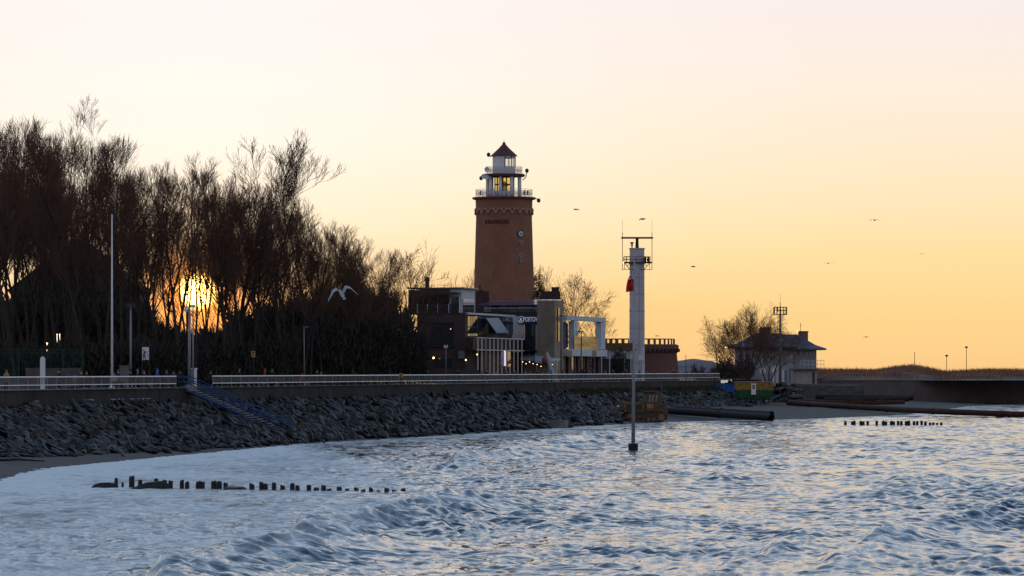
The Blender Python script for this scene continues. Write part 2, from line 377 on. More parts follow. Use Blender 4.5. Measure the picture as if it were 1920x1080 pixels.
# promenade deck and inland ground
TE = rail_px(1345)
pA = rail(-120); pE = rail(TE)
poly = [(pA.x, pA.y, ZP), (pE.x, pE.y, ZP), (46, 640, ZP), (54.5, 650, ZP), (60, 690, ZP), (60, 1100, ZP), (-600, 1100, ZP), (-600, pA.y, ZP)]
M_pave = mat('paving', (.10, .095, .09), .85, var=.2, scale=.5, bump=.2)
tess('promenade', poly, M_pave)
tess('ground', [(54.5, 650, 4.5), (97, 690, 4.5), (330, 830, 4.5), (500, 960, 4.5), (500, 1000, 4.5), (60, 1000, 4.5)], mat('dune_sand', (.17, .12, .08), .9, var=.3, scale=.1))
rr0_ = random.Random(4)
# sea wall under the railing
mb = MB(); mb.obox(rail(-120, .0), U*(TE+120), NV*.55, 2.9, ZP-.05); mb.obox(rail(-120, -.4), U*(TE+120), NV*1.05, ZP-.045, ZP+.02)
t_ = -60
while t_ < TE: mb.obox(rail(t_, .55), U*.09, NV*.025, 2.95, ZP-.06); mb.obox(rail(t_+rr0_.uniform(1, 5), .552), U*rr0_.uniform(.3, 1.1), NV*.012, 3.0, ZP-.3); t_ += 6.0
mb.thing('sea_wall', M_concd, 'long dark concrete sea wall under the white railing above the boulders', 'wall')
# far sea wall on the right
mb = MB(); q = [(44, 640), (54.5, 650), (97, 690), (330, 830)]
for a, b in zip(q[:-1], q[1:]):
    a = Vector((*a, 0)); b = Vector((*b, 0)); d = (b-a); nn = Vector((d.y, -d.x, 0)).normalized()
    mb.obox(a, d, nn*.8, -.3, 4.45); mb.obox(a, d, nn*.95, 4.453, 4.62)
mb.thing('sea_wall', mat('old_wall', (.10, .078, .074), .95, var=.45, scale=.4, bump=.15, brick=1.4), 'high dark weathered sea wall between the far beach and the grassy dunes', 'wall')

# embankment under the boulders
_ts = np.linspace(-130, 400, 107); _es = []
for t_ in _ts:
    o_ = 8.0
    while o_ < 16 and shore_sd(np.array([rail(t_, o_).x]), np.array([rail(t_, o_).y]))[0] > 1.6: o_ += .25
    _es.append(min(max(o_, 9.5), 15.0) if t_ < 175 else 10.5)
_es = np.convolve(np.pad(_es, 3, 'edge'), np.ones(7)/7, 'valid')
def ESf(t): return float(np.interp(t, _ts, _es))
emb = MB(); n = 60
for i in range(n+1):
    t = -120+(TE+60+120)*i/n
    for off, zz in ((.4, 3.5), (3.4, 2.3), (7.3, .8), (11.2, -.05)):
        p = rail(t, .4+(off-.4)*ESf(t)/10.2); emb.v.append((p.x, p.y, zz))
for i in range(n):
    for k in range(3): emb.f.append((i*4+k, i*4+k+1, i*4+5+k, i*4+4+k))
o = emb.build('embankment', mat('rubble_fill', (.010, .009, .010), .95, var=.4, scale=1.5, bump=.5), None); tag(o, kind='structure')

# ------------------------------------------------------------------ boulders
def rock_mesh(seed, name):
    r = random.Random(seed); bm = bmesh.new(); bmesh.ops.create_icosphere(bm, subdivisions=2, radius=1)
    pl = []
    for k in range(9):
        n_ = Vector((r.gauss(0, 1), r.gauss(0, 1), r.gauss(0, 1))).normalized(); pl.append((n_, r.uniform(.45, .8)))
    for v in bm.verts:
        for n_, d in pl:
            e = v.co.dot(n_)-d
            if e > 0: v.co -= n_*e
        v.co *= 1+r.uniform(-.05, .05)
    me = bpy.data.meshes.new(name); bm.to_mesh(me); bm.free(); return me
M_rocks = [mat('rock_blue', (.020, .0205, .022), .62, var=.5, scale=1.2, bump=.5, spec=.4), mat('rock_grey', (.027, .0255, .0255), .65, var=.5, scale=1.0, bump=.5, spec=.4), mat('rock_brown', (.040, .026, .018), .75, var=.5, scale=1.0, bump=.5), mat('rock_black', (.012, .012, .014), .5, var=.5, scale=1.0, bump=.5), mat('rock_pale', (.055, .056, .058), .6, var=.4, scale=1.0, bump=.5)]
rmesh = [rock_mesh(i, 'boulder') for i in range(9)]
for i, m_ in enumerate(rmesh): m_.materials.append(M_rocks[(0, 1, 3, 1, 0, 3, 4, 2, 3)[i]])
cand = []; rr = random.Random(5)
prof = lambda off: np.interp(off, [.4, 3.4, 7.3, 11.2, 14.2], [3.5, 2.3, .8, .12, .0])
t = -35
while t < TE+45:
    step = .95+max(0, t)*.0012
    kes = ESf(t)/10.2
    for k in range(int(24*kes)):
        off = .9+rr.uniform(0, 10)+(rr.random() < .08)*rr.uniform(0, 1.6)
        p = rail(t+rr.uniform(0, step), .4+(off-.4)*kes)
        k0 = -22
        # leave the stair corridor clear
        tt = (p.xy-RA.xy).dot(U.xy)
        if abs(tt-44.3) < 1.2 and (off-.4)*kes < 8.6: continue
        s = rr.uniform(.30, .60)*(1+.3*(rr.random() < .10))*(1+t*.0006)
        zz = max(float(prof(off)), .05)+rr.uniform(-.1, .22)
        # long tilted slabs pointing down the slope
        e = (rr.gauss(0, .35), R(24)+rr.gauss(0, .35), math.atan2(NV.y, NV.x)+rr.gauss(0, .7))
        cand.append((p.x, p.y, zz, s, e, rr.choice((2, 5, 8)) if off > 8.4 and rr.random() < .7 else rr.randrange(9)))
    t += step
cand.sort(key=lambda c: -(c[3]/c[1]))
vis = [c for c in cand if -1010 < c[0]/c[1]*F < 970]; front = vis[:290]; fs = set(id(c) for c in front); rest = [c for c in cand if id(c) not in fs]
def rock_matrix(c):
    from mathutils import Euler
    return Matrix.Translation((c[0], c[1], c[2])) @ Euler(c[4]).to_matrix().to_4x4() @ Matrix.Diagonal((c[3]*1.6, c[3]*.85, c[3]*.40, 1))
for c in front:
    o = link('boulder', rmesh[c[5]]); o.matrix_world = rock_matrix(c)
    tag(o, 'dark angular boulder in the riprap slope below the promenade railing', 'boulder', 'boulders of the sea defence')
big = MB.__new__(MB)
mdat = [(np.array([v.co[:] for v in m_.vertices]), np.array([p.vertices[:] for p in m_.polygons])) for m_ in rmesh]
VV, FF, MI, k = [], [], [], 0
for c in rest:
    v, f = mdat[c[5]]; M4 = np.array(rock_matrix(c)); VV.append(v @ M4[:3, :3].T+M4[:3, 3]); FF.append(f+k); k += len(v); MI += [(0, 1, 3, 1, 0, 3, 4, 2, 3)[c[5]]]*len(f)
me = npmesh('riprap', np.concatenate(VV), np.concatenate(FF), M_rocks[0], False); [me.materials.append(q_) for q_ in M_rocks[1:]]
me.polygons.foreach_set('material_index', MI)
tag(link('riprap', me), 'dark angular riprap boulders covering the slope between wall and beach', 'boulders', kind='stuff')
# grass strip on top of the far slope
# ------------------------------------------------------------------ railing
def railing(t0, t1, step, label):
    root = empty('railing', rail((t0+t1)/2), label, 'railing')
    def bar(h, r_): 
        m_ = MB(); m_.tube([rail(t0, .35, ZP+h), rail((t0+t1)/2, .35, ZP+h), rail(t1, .35, ZP+h)], r_, 8); return m_
    bar(1.08, .062).build('top_rail', M_rail, root); bar(.42, .045).build('bottom_rail', M_rail, root)
    n = int((t1-t0)/step)
    for i in range(n+1):
        t = t0+(t1-t0)*i/n; m_ = MB(); m_.tube([rail(t, .35, ZP), rail(t, .35, ZP+1.06)], .03, 6); m_.obox(rail(t-.06, .25), U*.12, NV*.32, ZP+.025, ZP+.09)
        m_.build('post', mat('post_paint', (.26, .26, .27), .5, var=.1), root)
    m_ = MB(); t = t0
    while t < t1:
        p = rail(t, .35); m_.obox(rail(t, .34), U*.035, NV*.02, ZP+.45, ZP+1.03); t += .16
    m_.build('baluster_infill', mat('infill_paint', (.10, .10, .11), .5, var=.1), root)
    return root
railing(-60, rail_px(323), 2.1, 'white promenade railing left of the blue stairs')
railing(rail_px(392), TE, 2.7, 'long white promenade railing running from the blue stairs to the villa')

# ------------------------------------------------------------------ blue stairs
M_blue = mat('blue_paint', (.010, .05, .16), .45, var=.2)
S0 = rail(44.3, .3); root = empty('beach_stairs', S0, 'blue metal stairs with handrails descending over the boulders to the water', 'stairs')
SLn, ztop, zbot = 9.6, ZP, .75; wd = 1.9
for side in (-1, 1):
    m_ = MB(); a = S0+U*side*wd/2
    m_.tube([a+Vector((0, 0, -.12)), a+NV*SLn+Vector((0, 0, zbot-ztop-.1))], .11, 4); m_.build('stringer', M_blue, root)
    m_ = MB()
    for h in (1.05, .58): m_.tube([a-NV*1.2+Vector((0, 0, h)), a+Vector((0, 0, h)), a+NV*SLn+Vector((0, 0, zbot-ztop+h)), a+NV*(SLn+.25)+Vector((0, 0, zbot-ztop+h-.3))], .05, 6)
    m_.build('handrail', M_blue, root)
    for k in range(6):
        s = SLn*k/5; p = a+NV*s+Vector((0, 0, (zbot-ztop)*k/5)); m_ = MB(); m_.tube([p-Vector((0, 0, .2)), p+Vector((0, 0, 1.05))], .045, 6); m_.build('baluster', M_blue, root)
for k in range(22):
    s = SLn*(k+.2)/22; zz = ztop+(zbot-ztop)*(k+.2)/22; m_ = MB(); m_.obox(S0-U*(wd/2-.08)+NV*s, U*(wd-.16), NV*.36, zz-.06, zz); m_.build('step', mat('stair_tread', (.30, .29, .28), .8, var=.2), root)
m_ = MB(); m_.obox(S0-U*wd*.6-NV*.2, U*wd*1.2, NV*.75, ZP-.3, ZP+.05); m_.build('landing', M_conc, root)

# ------------------------------------------------------------------ trees
def gen_tree(seed, H, spread, up=.55, levels=4, counts=(11, 9, 7, 6), trunk_r=.3, first=.18, stems=1, minr=.010):
    r = random.Random(seed); polys = []
    def grow(p, d, L, rad, lev, segs):
        pts = [p.copy()]; rads = [rad]; dd = d.normalized(); q = p.copy()
        for i in range(segs):
            dd = (dd+Vector((r.gauss(0, 1), r.gauss(0, 1), r.gauss(0, 1)))*(.07, .13, .11, .09, .07)[lev]+Vector((0, 0, up*(.16 if lev else .12)))).normalized()
            q = q+dd*L/segs; pts.append(q.copy()); rads.append(max(rad*(1-(i+1)/segs*(.72 if lev else .82)), minr))
        polys.append((pts, rads, lev))
        if lev >= levels: return
        nchild = counts[lev]
        for k in range(nchild):
            f = (first if lev == 0 else .22)+(1-(first if lev == 0 else .22))*(k+r.random())/nchild; f = min(f, .99)
            i = min(int(f*segs), segs-1); u = f*segs-i; b = pts[i].lerp(pts[i+1], u); dr = (pts[i+1]-pts[i]).normalized()
            az = r.uniform(0, 2*math.pi); perp = dr.orthogonal().normalized(); perp.rotate(Matrix.Rotation(az, 3, dr))
            an = R(r.uniform(24, 50)) if lev else R(r.uniform(25, 50))*(1.2-.35*f)
            nd = dr*math.cos(an)+perp*math.sin(an); nd.z += .25*up
            ln = (spread if lev == 0 else L*(.50, .62, .62, .58, .6)[lev])*(1.2-.6*f)*r.uniform(.75, 1.2)
            if lev == 0: ln = max(ln, spread*.4)
            rc = (rads[i]*(1-u)+rads[i+1]*u)*r.uniform(.38, .58); grow(b, nd, ln, max(rc, minr*1.3), lev+1, (0, 5, 4, 3, 2, 2)[lev+1])
    for s in range(stems):
        a = 2*math.pi*s/stems+r.random(); d = Vector((0, 0, 1)) if stems == 1 else Vector((math.cos(a)*.45, math.sin(a)*.45, 1))
        grow(Vector((math.cos(a), math.sin(a), 0))*(0 if stems == 1 else .4)+Vector((0, 0, -.3)), d, H*(1 if s == 0 else r.uniform(.75, .98)), trunk_r, 0, 9)
    return polys
def tree_meshes(polys, minr=(0, 0)):
    out = []
    for sel, nside in ((lambda l: l <= 1, 6), (lambda l: l > 1, 3)):
        vs = []; fs = []; k = 0
        for pts, rads, lev in polys:
            if not sel(lev): continue
            n = nside if lev < 2 else 3
            P = np.array([p[:] for p in pts]); d = P[-1]-P[0]; d /= (np.linalg.norm(d)+1e-9)
            ref = np.array((1., 0, 0)) if abs(d[2]) > .8 else np.array((0, 0, 1.)); a = np.cross(d, ref); a /= np.linalg.norm(a); b = np.cross(d, a)
            th = np.arange(n)*2*np.pi/n; ring = np.cos(th)[:, None]*a+np.sin(th)[:, None]*b
            for p, q in zip(P, rads): vs.append(p+ring*q)
            for i in range(len(P)-1):
                for j in range(n): fs.append((k+i*n+j, k+i*n+(j+1) % n, k+(i+1)*n+(j+1) % n, k+(i+1)*n+j))
            k += n*len(P)
        out.append((np.concatenate(vs), np.array(fs)))
    return out
def make_proto(seed, H, spread, **kw):
    tm = tree_meshes(gen_tree(seed, H, spread, **kw))
    top = max(tm[0][0][:, 2].max(), tm[1][0][:, 2].max())
    return npmesh('trunk', tm[0][0], tm[0][1], M_bark), npmesh('crown', tm[1][0], tm[1][1], M_twig, False), top
def put_tree(proto, x, y, H, name, label, cat='tree', group=None, base=ZP, wx=1.0, rz=None):
    root = empty(name, (x, y, base), label, cat, group, rz if rz is not None else random.uniform(0, 6.28))
    s = H/proto[2]; root.scale = (s*wx, s*wx, s); link('trunk', proto[0], root); link('crown', proto[1], root); return root
forest = [make_proto(100+i, 24, 6.5, up=.8, levels=3, counts=(16, 8, 8), trunk_r=.24, first=.40, minr=.014) for i in range(6)]
wide = [make_proto(200+i, 11, 7.5, up=.3, levels=4, counts=(12, 6, 5, 4), trunk_r=.28, first=.2, minr=.012) for i in range(3)]
prof_x = [-60, 0, 50, 100, 150, 200, 240, 300, 350, 400, 440, 500, 560, 600, 650, 700, 740]
prof_y = [215, 205, 235, 235, 222, 250, 282, 305, 318, 335, 335, 350, 380, 415, 438, 468, 500]
fr = random.Random(21); cnt = 0
for row, (D0, px0, px1, step) in enumerate([(352, -30, 560, 33), (366, -50, 650, 33), (384, -40, 690, 34), (408, -50, 730, 35)]):
    px = px0
    while px < px1:
        pxx = px+fr.uniform(-12, 12); D = D0+fr.uniform(-6, 6)
        if D < rail_px(pxx)*.969+290+14: D = rail_px(pxx)*.969+290+16+fr.uniform(0, 8)
        ty = float(np.interp(pxx, prof_x, prof_y))-8+fr.uniform(0, 50); H = (HZ-ty)/F*D+1.7
        skip = (328 < pxx < 414 and row > 1) or (345 < pxx < 400 and row == 1)
        if not skip:
            p = at(pxx, 0, D); put_tree(forest[fr.randrange(6)], p.x, p.y, H, 'bare_tree', 'tall bare winter tree in the dense wood behind the promenade', 'tree', 'bare trees of the wood', wx=fr.uniform(.85, 1.1)*(1.1 if H < 16 else 1)); cnt += 1
        px += step
sap = [make_proto(400+i, 22, 4.2, up=.8, levels=3, counts=(12, 5, 4), trunk_r=.15, first=.2, minr=.013) for i in range(3)]
def single(px, ytop, D, proto, label, wx=1.0, rz=0, base=ZP, name='bare_tree'):
    p = at(px, 0, D); H = zat(ytop, D)-base; return put_tree(proto, p.x, p.y, H, name, label, base=base, wx=wx, rz=rz)
tallp = make_proto(301, 23, 11, up=.95, levels=4, counts=(14, 7, 5, 4), trunk_r=.36, first=.2, stems=1, minr=.014)
single(448, 243, 372, tallp, 'tallest bare tree with upswept limbs rising clear of the wood right of the setting sun', wx=1.12)
single(530, 270, 378, make_proto(302, 22, 9, up=.8, counts=(13, 7, 5, 4), trunk_r=.3, minr=.014), 'bare tree with feathery edge on the right flank of the tallest tree', wx=.9)
single(430, 285, 386, forest[2], 'slender bare tree on the left flank of the tallest tree')
single(150, 178, 395, make_proto(303, 26, 7, up=.9, counts=(12, 6, 5, 4), trunk_r=.2), 'thin bare treetop poking highest above the left part of the wood')
single(198, 205, 392, make_proto(304, 26, 6, up=.8, counts=(10, 6, 5, 4), trunk_r=.2), 'thin leaning treetop above the wood near the white mast')
for i_, px_ in enumerate((318, 330, 341, 352, 361, 379, 388, 399, 410, 424)): single(px_, (310, 330, 318, 345, 322, 340, 325, 350, 330, 340)[i_], 372+(i_*7) % 40, sap[i_ % 3], 'slim bare trunk standing in front of the low sun', wx=1.0)['group'] = 'slim trunks before the sun'
for px_, yt_, k_ in ((604, 392, 0), (640, 420, 1), (672, 442, 2), (704, 462, 0), (586, 372, 2), (655, 436, 1)): single(px_, yt_, 425+px_*.02, forest[k_], 'bare tree in the stepped right end of the wood', wx=1.15)['group'] = 'bare trees at the right end of the wood'
single(752, 447, 462, wide[0], 'rounded bare tree left of the lighthouse with spreading crown', wx=.95)
single(705, 470, 455, wide[1], 'bare tree where the wood ends beside the rounded tree')
single(800, 545, 500, wide[2], 'small bare tree behind the brown restaurant roof', wx=.8)
single(862, 500, 540, wide[2], 'faint bare tree just left of the lighthouse base', wx=.6, rz=2)
single(1012, 490, 540, wide[1], 'bare tree just right of the lighthouse base', wx=.55, rz=1)
single(1082, 498, 545, wide[0], 'spreading bare tree between the lighthouse and the white radar tower', wx=1.0, rz=2.2)
single(1120, 560, 560, wide[1], 'low bare tree right of the spreading tree behind the white frame building', wx=.9, rz=4)
bushp = make_proto(305, 10, 8.5, up=.3, counts=(9, 7, 6, 4), trunk_r=.20, first=.10, stems=4, minr=.014)
single(1400, 562, 590, bushp, 'broad many-stemmed bare tree in front of the villa left side', wx=.85, rz=.6)
single(1345, 590, 600, wide[2], 'low spreading bare tree left of the villa', wx=.9, rz=5)
single(1440, 605, 585, make_proto(306, 7, 5, up=.2, counts=(8, 6, 5, 4), trunk_r=.14, stems=3), 'bare shrubby tree covering the villa front wall', wx=1.0, rz=3)
single(680, 560, 440, wide[1], 'pale branched bare tree at the dark edge of the wood', wx=.9, rz=3)
single(735, 590, 452, wide[2], 'low bare tree left of the brown restaurant wall', wx=.8, rz=.5)

# evergreen hedge / undergrowth mass: leaf clumps, denser low down
def thicket(name, pts, m, label, n, size, seed, kind='stuff', cat='undergrowth', base=ZP):
    r = np.random.RandomState(seed); xs = [p[0] for p in pts]; tops = [p[1] for p in pts]
    px = r.uniform(xs[0], xs[-1], n); D = r.uniform(pts[0][2], pts[0][3], n); D = np.maximum(D, 290+.969*(.2466*0+((px-CX)/F*290+41)/(.2466-.969*(px-CX)/F))+16+r.uniform(0, 8, n)); top = np.interp(px, xs, tops)+9*np.sin(px*.11)+5*np.sin(px*.37+1)+r.normal(0, 7, n)
    zt = HC+(HZ-top)/F*D; zz = base+(zt-base)*r.uniform(0, 1, n)**.75; P = np.stack([(px-CX)/F*D, D, zz], -1)
    a = r.normal(size=(n, 3)); a /= np.linalg.norm(a, axis=1)[:, None]; b = np.cross(a, r.normal(size=(n, 3))); b /= np.linalg.norm(b, axis=1)[:, None]
    a[:, 2] = np.abs(a[:, 2])+.7; a /= np.linalg.norm(a, axis=1)[:, None]; s = (size*1.5*r.uniform(.4, 1.4, n))[:, None]; w_ = (.05+.09*r.rand(n)**2)[:, None]; V = np.stack([P-b*w_, P+b*w_, P+a*s+b*w_*.4, P+a*s-b*w_*.4], 1).reshape(-1, 3)
    return tag(link(name, npmesh(name, V, np.arange(4*n).reshape(n, 4), m, False)), label, cat, kind=kind)
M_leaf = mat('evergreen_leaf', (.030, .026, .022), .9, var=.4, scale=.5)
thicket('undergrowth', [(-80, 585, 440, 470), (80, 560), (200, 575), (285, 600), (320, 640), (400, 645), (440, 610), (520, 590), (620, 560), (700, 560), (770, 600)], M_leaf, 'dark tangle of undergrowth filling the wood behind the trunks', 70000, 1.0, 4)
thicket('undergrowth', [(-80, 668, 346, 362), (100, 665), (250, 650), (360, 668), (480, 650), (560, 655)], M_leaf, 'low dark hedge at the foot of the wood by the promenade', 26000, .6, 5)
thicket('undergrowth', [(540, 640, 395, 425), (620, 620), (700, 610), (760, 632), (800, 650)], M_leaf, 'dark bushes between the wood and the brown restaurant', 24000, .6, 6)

thicket('undergrowth', [(1296, 712, 606, 614), (1340, 694), (1380, 682), (1420, 680), (1470, 696), (1484, 708)], mat('brown_scrub', (.06, .035, .028), .9, var=.4, scale=.5), 'brown scrub at the foot of the villa trees', 9000, .35, 8)
# ------------------------------------------------------------------ dark house in the wood on the left
def house_gable(name, px0, px1, D, yeave, yridge, depth, mw, mr, label, cat='house'):
    x0, x1 = (px0-CX)/F*D, (px1-CX)/F*D; ze, zr = zat(yeave, D), zat(yridge, D)
    root = empty(name, ((x0+x1)/2, D, ZP), label, cat)
    m_ = MB(); m_.obox((x0, D), (x1-x0, 0), (0, depth), ZP, ze); m_.build('wall', mw, root)
    m_ = MB(); xm = (x0+x1)/2; m_.prism([(x0-.6, ze-.1), (x1+.6, ze-.1), (xm+.1, zr), (xm-.1, zr)], D-.5, D+depth+.5); m_.build('roof', mr, root)
    return root, x0, x1, ze
M_dh = mat('dark_render', (.035, .033, .036), .9); M_dr = mat('dark_roof', (.02, .018, .02), .8)
root, x0, x1, ze = house_gable('house', 20, 262, 452, 545, 448, 12, M_dh, M_dr, 'dark gabled house hidden among the trees at the left')
for k, (a, b) in enumerate([(.2, 600), (.45, 600), (.7, 600), (.45, 530)]):
    x = x0+(x1-x0)*a; m_ = MB(); m_.obox((x, 451.95), (1.3, 0), (0, -.08), zat(b+22, 452), zat(b, 452)); f = m_.build('window', M_glass, root)
root2, x0, x1, ze = house_gable('house', 575, 690, 452, 590, 566, 10, M_dh, M_dr, 'dark low house behind the trees right of the sunset')
for a in (.2, .6):
    x = x0+(x1-x0)*a; m_ = MB(); m_.obox((x, 451.95), (1.3, 0), (0, -.08), zat(620, 452), zat(590, 452)); m_.build('window', M_glass, root2)

# ------------------------------------------------------------------ lighthouse
LD = 532.0; sL = LD/F; LX = (945-CX)/F*LD; lc = (LX, LD)
root = empty('lighthouse', (LX, LD, ZP), 'tall round red brick lighthouse with white lantern and galleries', 'lighthouse')
zl = lambda y: zat(y, LD)
M_brick = mat('red_brick', (.235, .100, .060), .9, var=.34, scale=.45, brick=3.2, bump=.15)
M_brickl = mat('pale_brick_trim', (.40, .22, .17), .9, var=.15)
M_lw = mat('lantern_white', (.66, .66, .70), .6, var=.1)
rr0 = lambda y: np.interp(y, [372, 392, 410, 560, 700], [53.5, 53, 52.5, 57, 60])*sL
m_ = MB(); m_.lathe(lc, [(rr0(y), zl(y)) for y in (705, 640, 560, 500, 450, 410, 392, 374)], 64); m_.build('tower_shaft', M_brick, root, True)
m_ = MB(); nA = 22                                                     # blind arcade of the cornice
for k in range(nA):
    th = 2*math.pi*k/nA; rc = 54.2*sL; wA = 2*math.pi*rc/nA/2*.92
    pts = []
    for j in range(9):
        a = math.pi*j/8; u_ = math.cos(a)*wA; zz = zl(403)+math.sin(a)*10*sL; t2 = th+u_/rc; pts.append((LX+rc*math.cos(t2), LD+rc*math.sin(t2), zz))
    m_.tube(pts, .14, 5)
m_.build('cornice_arcade', M_brickl, root, True)
m_ = MB(); m_.lathe(lc, [(53.3*sL, zl(395)), (54.8*sL, zl(394)), (54.8*sL, zl(391)), (53.3*sL, zl(390))], 64); m_.build('cornice_band', M_brick, root, True)
m_ = MB(); m_.lathe(lc, [(52*sL, zl(376)), (59.5*sL, zl(373.5)), (59.5*sL, zl(370.5)), (2, zl(370))], 48); m_.build('gallery_floor', mat('gallery_red', (.16, .06, .05), .8), root, True)
def ring_rail(rad, y0, y1, nm, n=20):
    m_ = MB()
    for yy in (y1, (y0+y1)/2): m_.tube([(LX+rad*math.cos(2*math.pi*k/32), LD+rad*math.sin(2*math.pi*k/32), zl(yy)) for k in range(33)], .03, 5)
    for k in range(n):
        t = 2*math.pi*k/n; m_.tube([(LX+rad*math.cos(t), LD+rad*math.sin(t), zl(y0)), (LX+rad*math.cos(t), LD+rad*math.sin(t), zl(y1))], .025, 4)
    o = m_.build('gallery_railing', M_lw, root)
    m_ = MB(); m_.lathe(lc, [(rad-.06, zl(y0-2)), (rad-.06, zl(y1+2))], 40); m_.build('railing_infill', glassmat('pale_glass', (.4, .4, .42), .2, clear=.6), o)
ring_rail(53*sL, 370, 356, 'lower', 26)
m_ = MB(); m_.lathe(lc, [(17*sL, zl(370)), (17*sL, zl(359)), (0.1, zl(359))], 16); m_.build('lantern_plinth', M_lw, root)
m_ = MB(); m_.lathe(lc, [(17.5*sL, zl(359)), (17.5*sL, zl(332))], 12); mg_ = M_clear.copy(); mg_.name = 'sky_tint_glass'; [setattr(n_.inputs[0], 'default_value', (1, .86, .45, 1)) for n_ in mg_.node_tree.nodes if n_.type == 'BSDF_TRANSPARENT']; m_.build('lantern_glass', mg_, root)  # yellow tint stands in for the bright sky seen through the panes
m_ = MB()
for k in range(12):
    t = 2*math.pi*(k+.5)/12; m_.tube([(LX+17.7*sL*math.cos(t), LD+17.7*sL*math.sin(t), zl(y)) for y in (370, 331)], .09, 5)
m_.tube([(LX+17.7*sL*math.cos(2*math.pi*k/24), LD+17.7*sL*math.sin(2*math.pi*k/24), zl(346)) for k in range(25)], .06, 4)
m_.build('glazing_bars', M_dark, root)
m_ = MB(); m_.lathe(lc, [(.1, zl(358)), (.55, zl(358)), (.35, zl(352)), (.7, zl(347)), (.35, zl(341)), (.1, zl(340))], 12); m_.build('lamp_lens', glassmat('lens_glass', (.2, .2, .18), .1, clear=.4), root, True)
for k in range(9):
    t = 2*math.pi*k/9+.30; m_ = MB(); rc = 31*sL; m_.tube([(LX+rc*math.cos(t), LD+rc*math.sin(t), zl(y)) for y in (370, 331)], .24, 8); m_.build('column', M_lw, root, True)
m_ = MB(); m_.lathe(lc, [(.1, zl(331.5)), (38*sL, zl(331.5)), (40*sL, zl(328.5)), (38*sL, zl(326.5)), (.1, zl(326.5))], 32); m_.build('upper_gallery_floor', mat('gallery_red', (.16, .06, .05)), root)
ring_rail(34*sL, 326.5, 313, 'upper', 18)
M_lantern_wall = M_lw; n8 = 12; lr = 21.5*sL                          # upper lantern: closed on the left, glazed on the right
m_ = MB(); m_.lathe(lc, [(lr, zl(326)), (lr, zl(313)), (lr-.15, zl(313))], n8, R(-8), R(352)); m_.build('upper_lantern_base', M_lw, root)
m_ = MB(); m_.lathe(lc, [(lr, zl(313)), (lr, zl(293))], 6, R(97), R(275)); m_.lathe(lc, [(lr, zl(296.5)), (lr, zl(293)), (.1, zl(293))], n8); m_.build('upper_lantern_wall', M_lw, root)
m_ = MB(); m_.lathe(lc, [(lr-.05, zl(313)), (lr-.05, zl(296))], 6, R(-85), R(97)); m_.build('upper_lantern_glass', M_clear, root)
m_ = MB()
for t in (-85, -48, -10, 30, 65, 97): m_.tube([(LX+lr*math.cos(R(t)), LD+lr*math.sin(R(t)), zl(y)) for y in (314, 294)], .07, 5)
m_.box((LX-.1, LD, zl(305)), (.5, .5, 1.1)); m_.build('mullions', M_dark, root)
m_ = MB(); m_.lathe(lc, [(.1, zl(294)), (25*sL, zl(293)), (25*sL, zl(292)), (10*sL, zl(278)), (.25, zl(270.5)), (.18, zl(267)), (.02, zl(266))], 12); m_.build('cone_roof', mat('roof_red', (.10, .042, .036), .7, var=.2), root)
m_ = MB(); m_.tube([(LX, LD, zl(270)), (LX, LD, zl(262))], .03, 4); m_.build('lightning_rod', M_dark, root)
# antennas on the galleries
for nm, pts in (('antenna_arm', [(980, 338), (986, 332), (988, 320)]), ('antenna_arm', [(1000, 372), (1008, 373), (1010, 376)]), ('antenna_arm', [(910, 330), (903, 331), (902, 334)]), ('antenna_arm', [(921, 294), (917, 292), (916, 290)])):
    m_ = MB(); m_.tube([at(a, b, LD-1) for a, b in pts], .07, 5); q = at(*pts[-1], LD-1); m_.sphere(q, .28, 8, 5, (1, 1, 1.2)); m_.build(nm, M_dark, root)
for px, py in ((912, 332), (907, 331), (913, 318)):
    m_ = MB(); q = at(px, py, LD-2); m_.lathe((0, 0), [(.02, 0), (.35, .12), (.38, .2)], 10); m_.v = [(v[0]+q.x, q.y-v[2], q.z+v[1]) for v in m_.v]; m_.build('dish', M_lw, root)
for px in (901, 983, 989):
    m_ = MB(); m_.tube([at(px, 366, LD-3), at(px, 360, LD-3), at(px+1, 357, LD-3)], .1, 5); m_.build('antenna', M_dark, root)
def on_tower(px, y, lift=.05):                                          # point on the near side of the shaft
    rad = float(rr0(y))+lift; dx = (px-945)*sL; a = math.asin(max(-1, min(1, dx/rad))); return Vector((LX+rad*math.sin(a), LD-rad*math.cos(a), zl(y))), a
txt = 'KOŁOBRZEG'
for k, ch in enumerate(txt):
    p, a = on_tower(912+k*5.1, 418, .06); text_obj('letter', ch, .80, .05, mat('letter_dark', (.05, .03, .03), .8), p, (math.cos(a), math.sin(a), 0), root, width=.30)
p, a = on_tower(976, 440, .02); d = Vector((math.cos(a), math.sin(a), 0)); nn = Vector((math.sin(a), -math.cos(a), 0))
def disc(rad, th, lift):
    m_ = MB(); vs = []
    for s in (0, 1):
        for k in range(24):
            t = 2*math.pi*k/24; vs.append(p+nn*(lift+th*s-.25)+d*rad*math.cos(t)+Vector((0, 0, rad*math.sin(t))))
    m_.add(vs, [tuple(range(24))[::-1], tuple(range(24, 48))]+[(k, (k+1) % 24, 24+(k+1) % 24, 24+k) for k in range(24)]); return m_
cf = disc(.42, .3, .06).build('round_window', mat('window_pale', (.45, .52, .58), .4), root); disc(.58, .28, .02).build('window_surround', M_dark, cf)
disc(.12, .34, .06).build('hub', M_dark, cf)
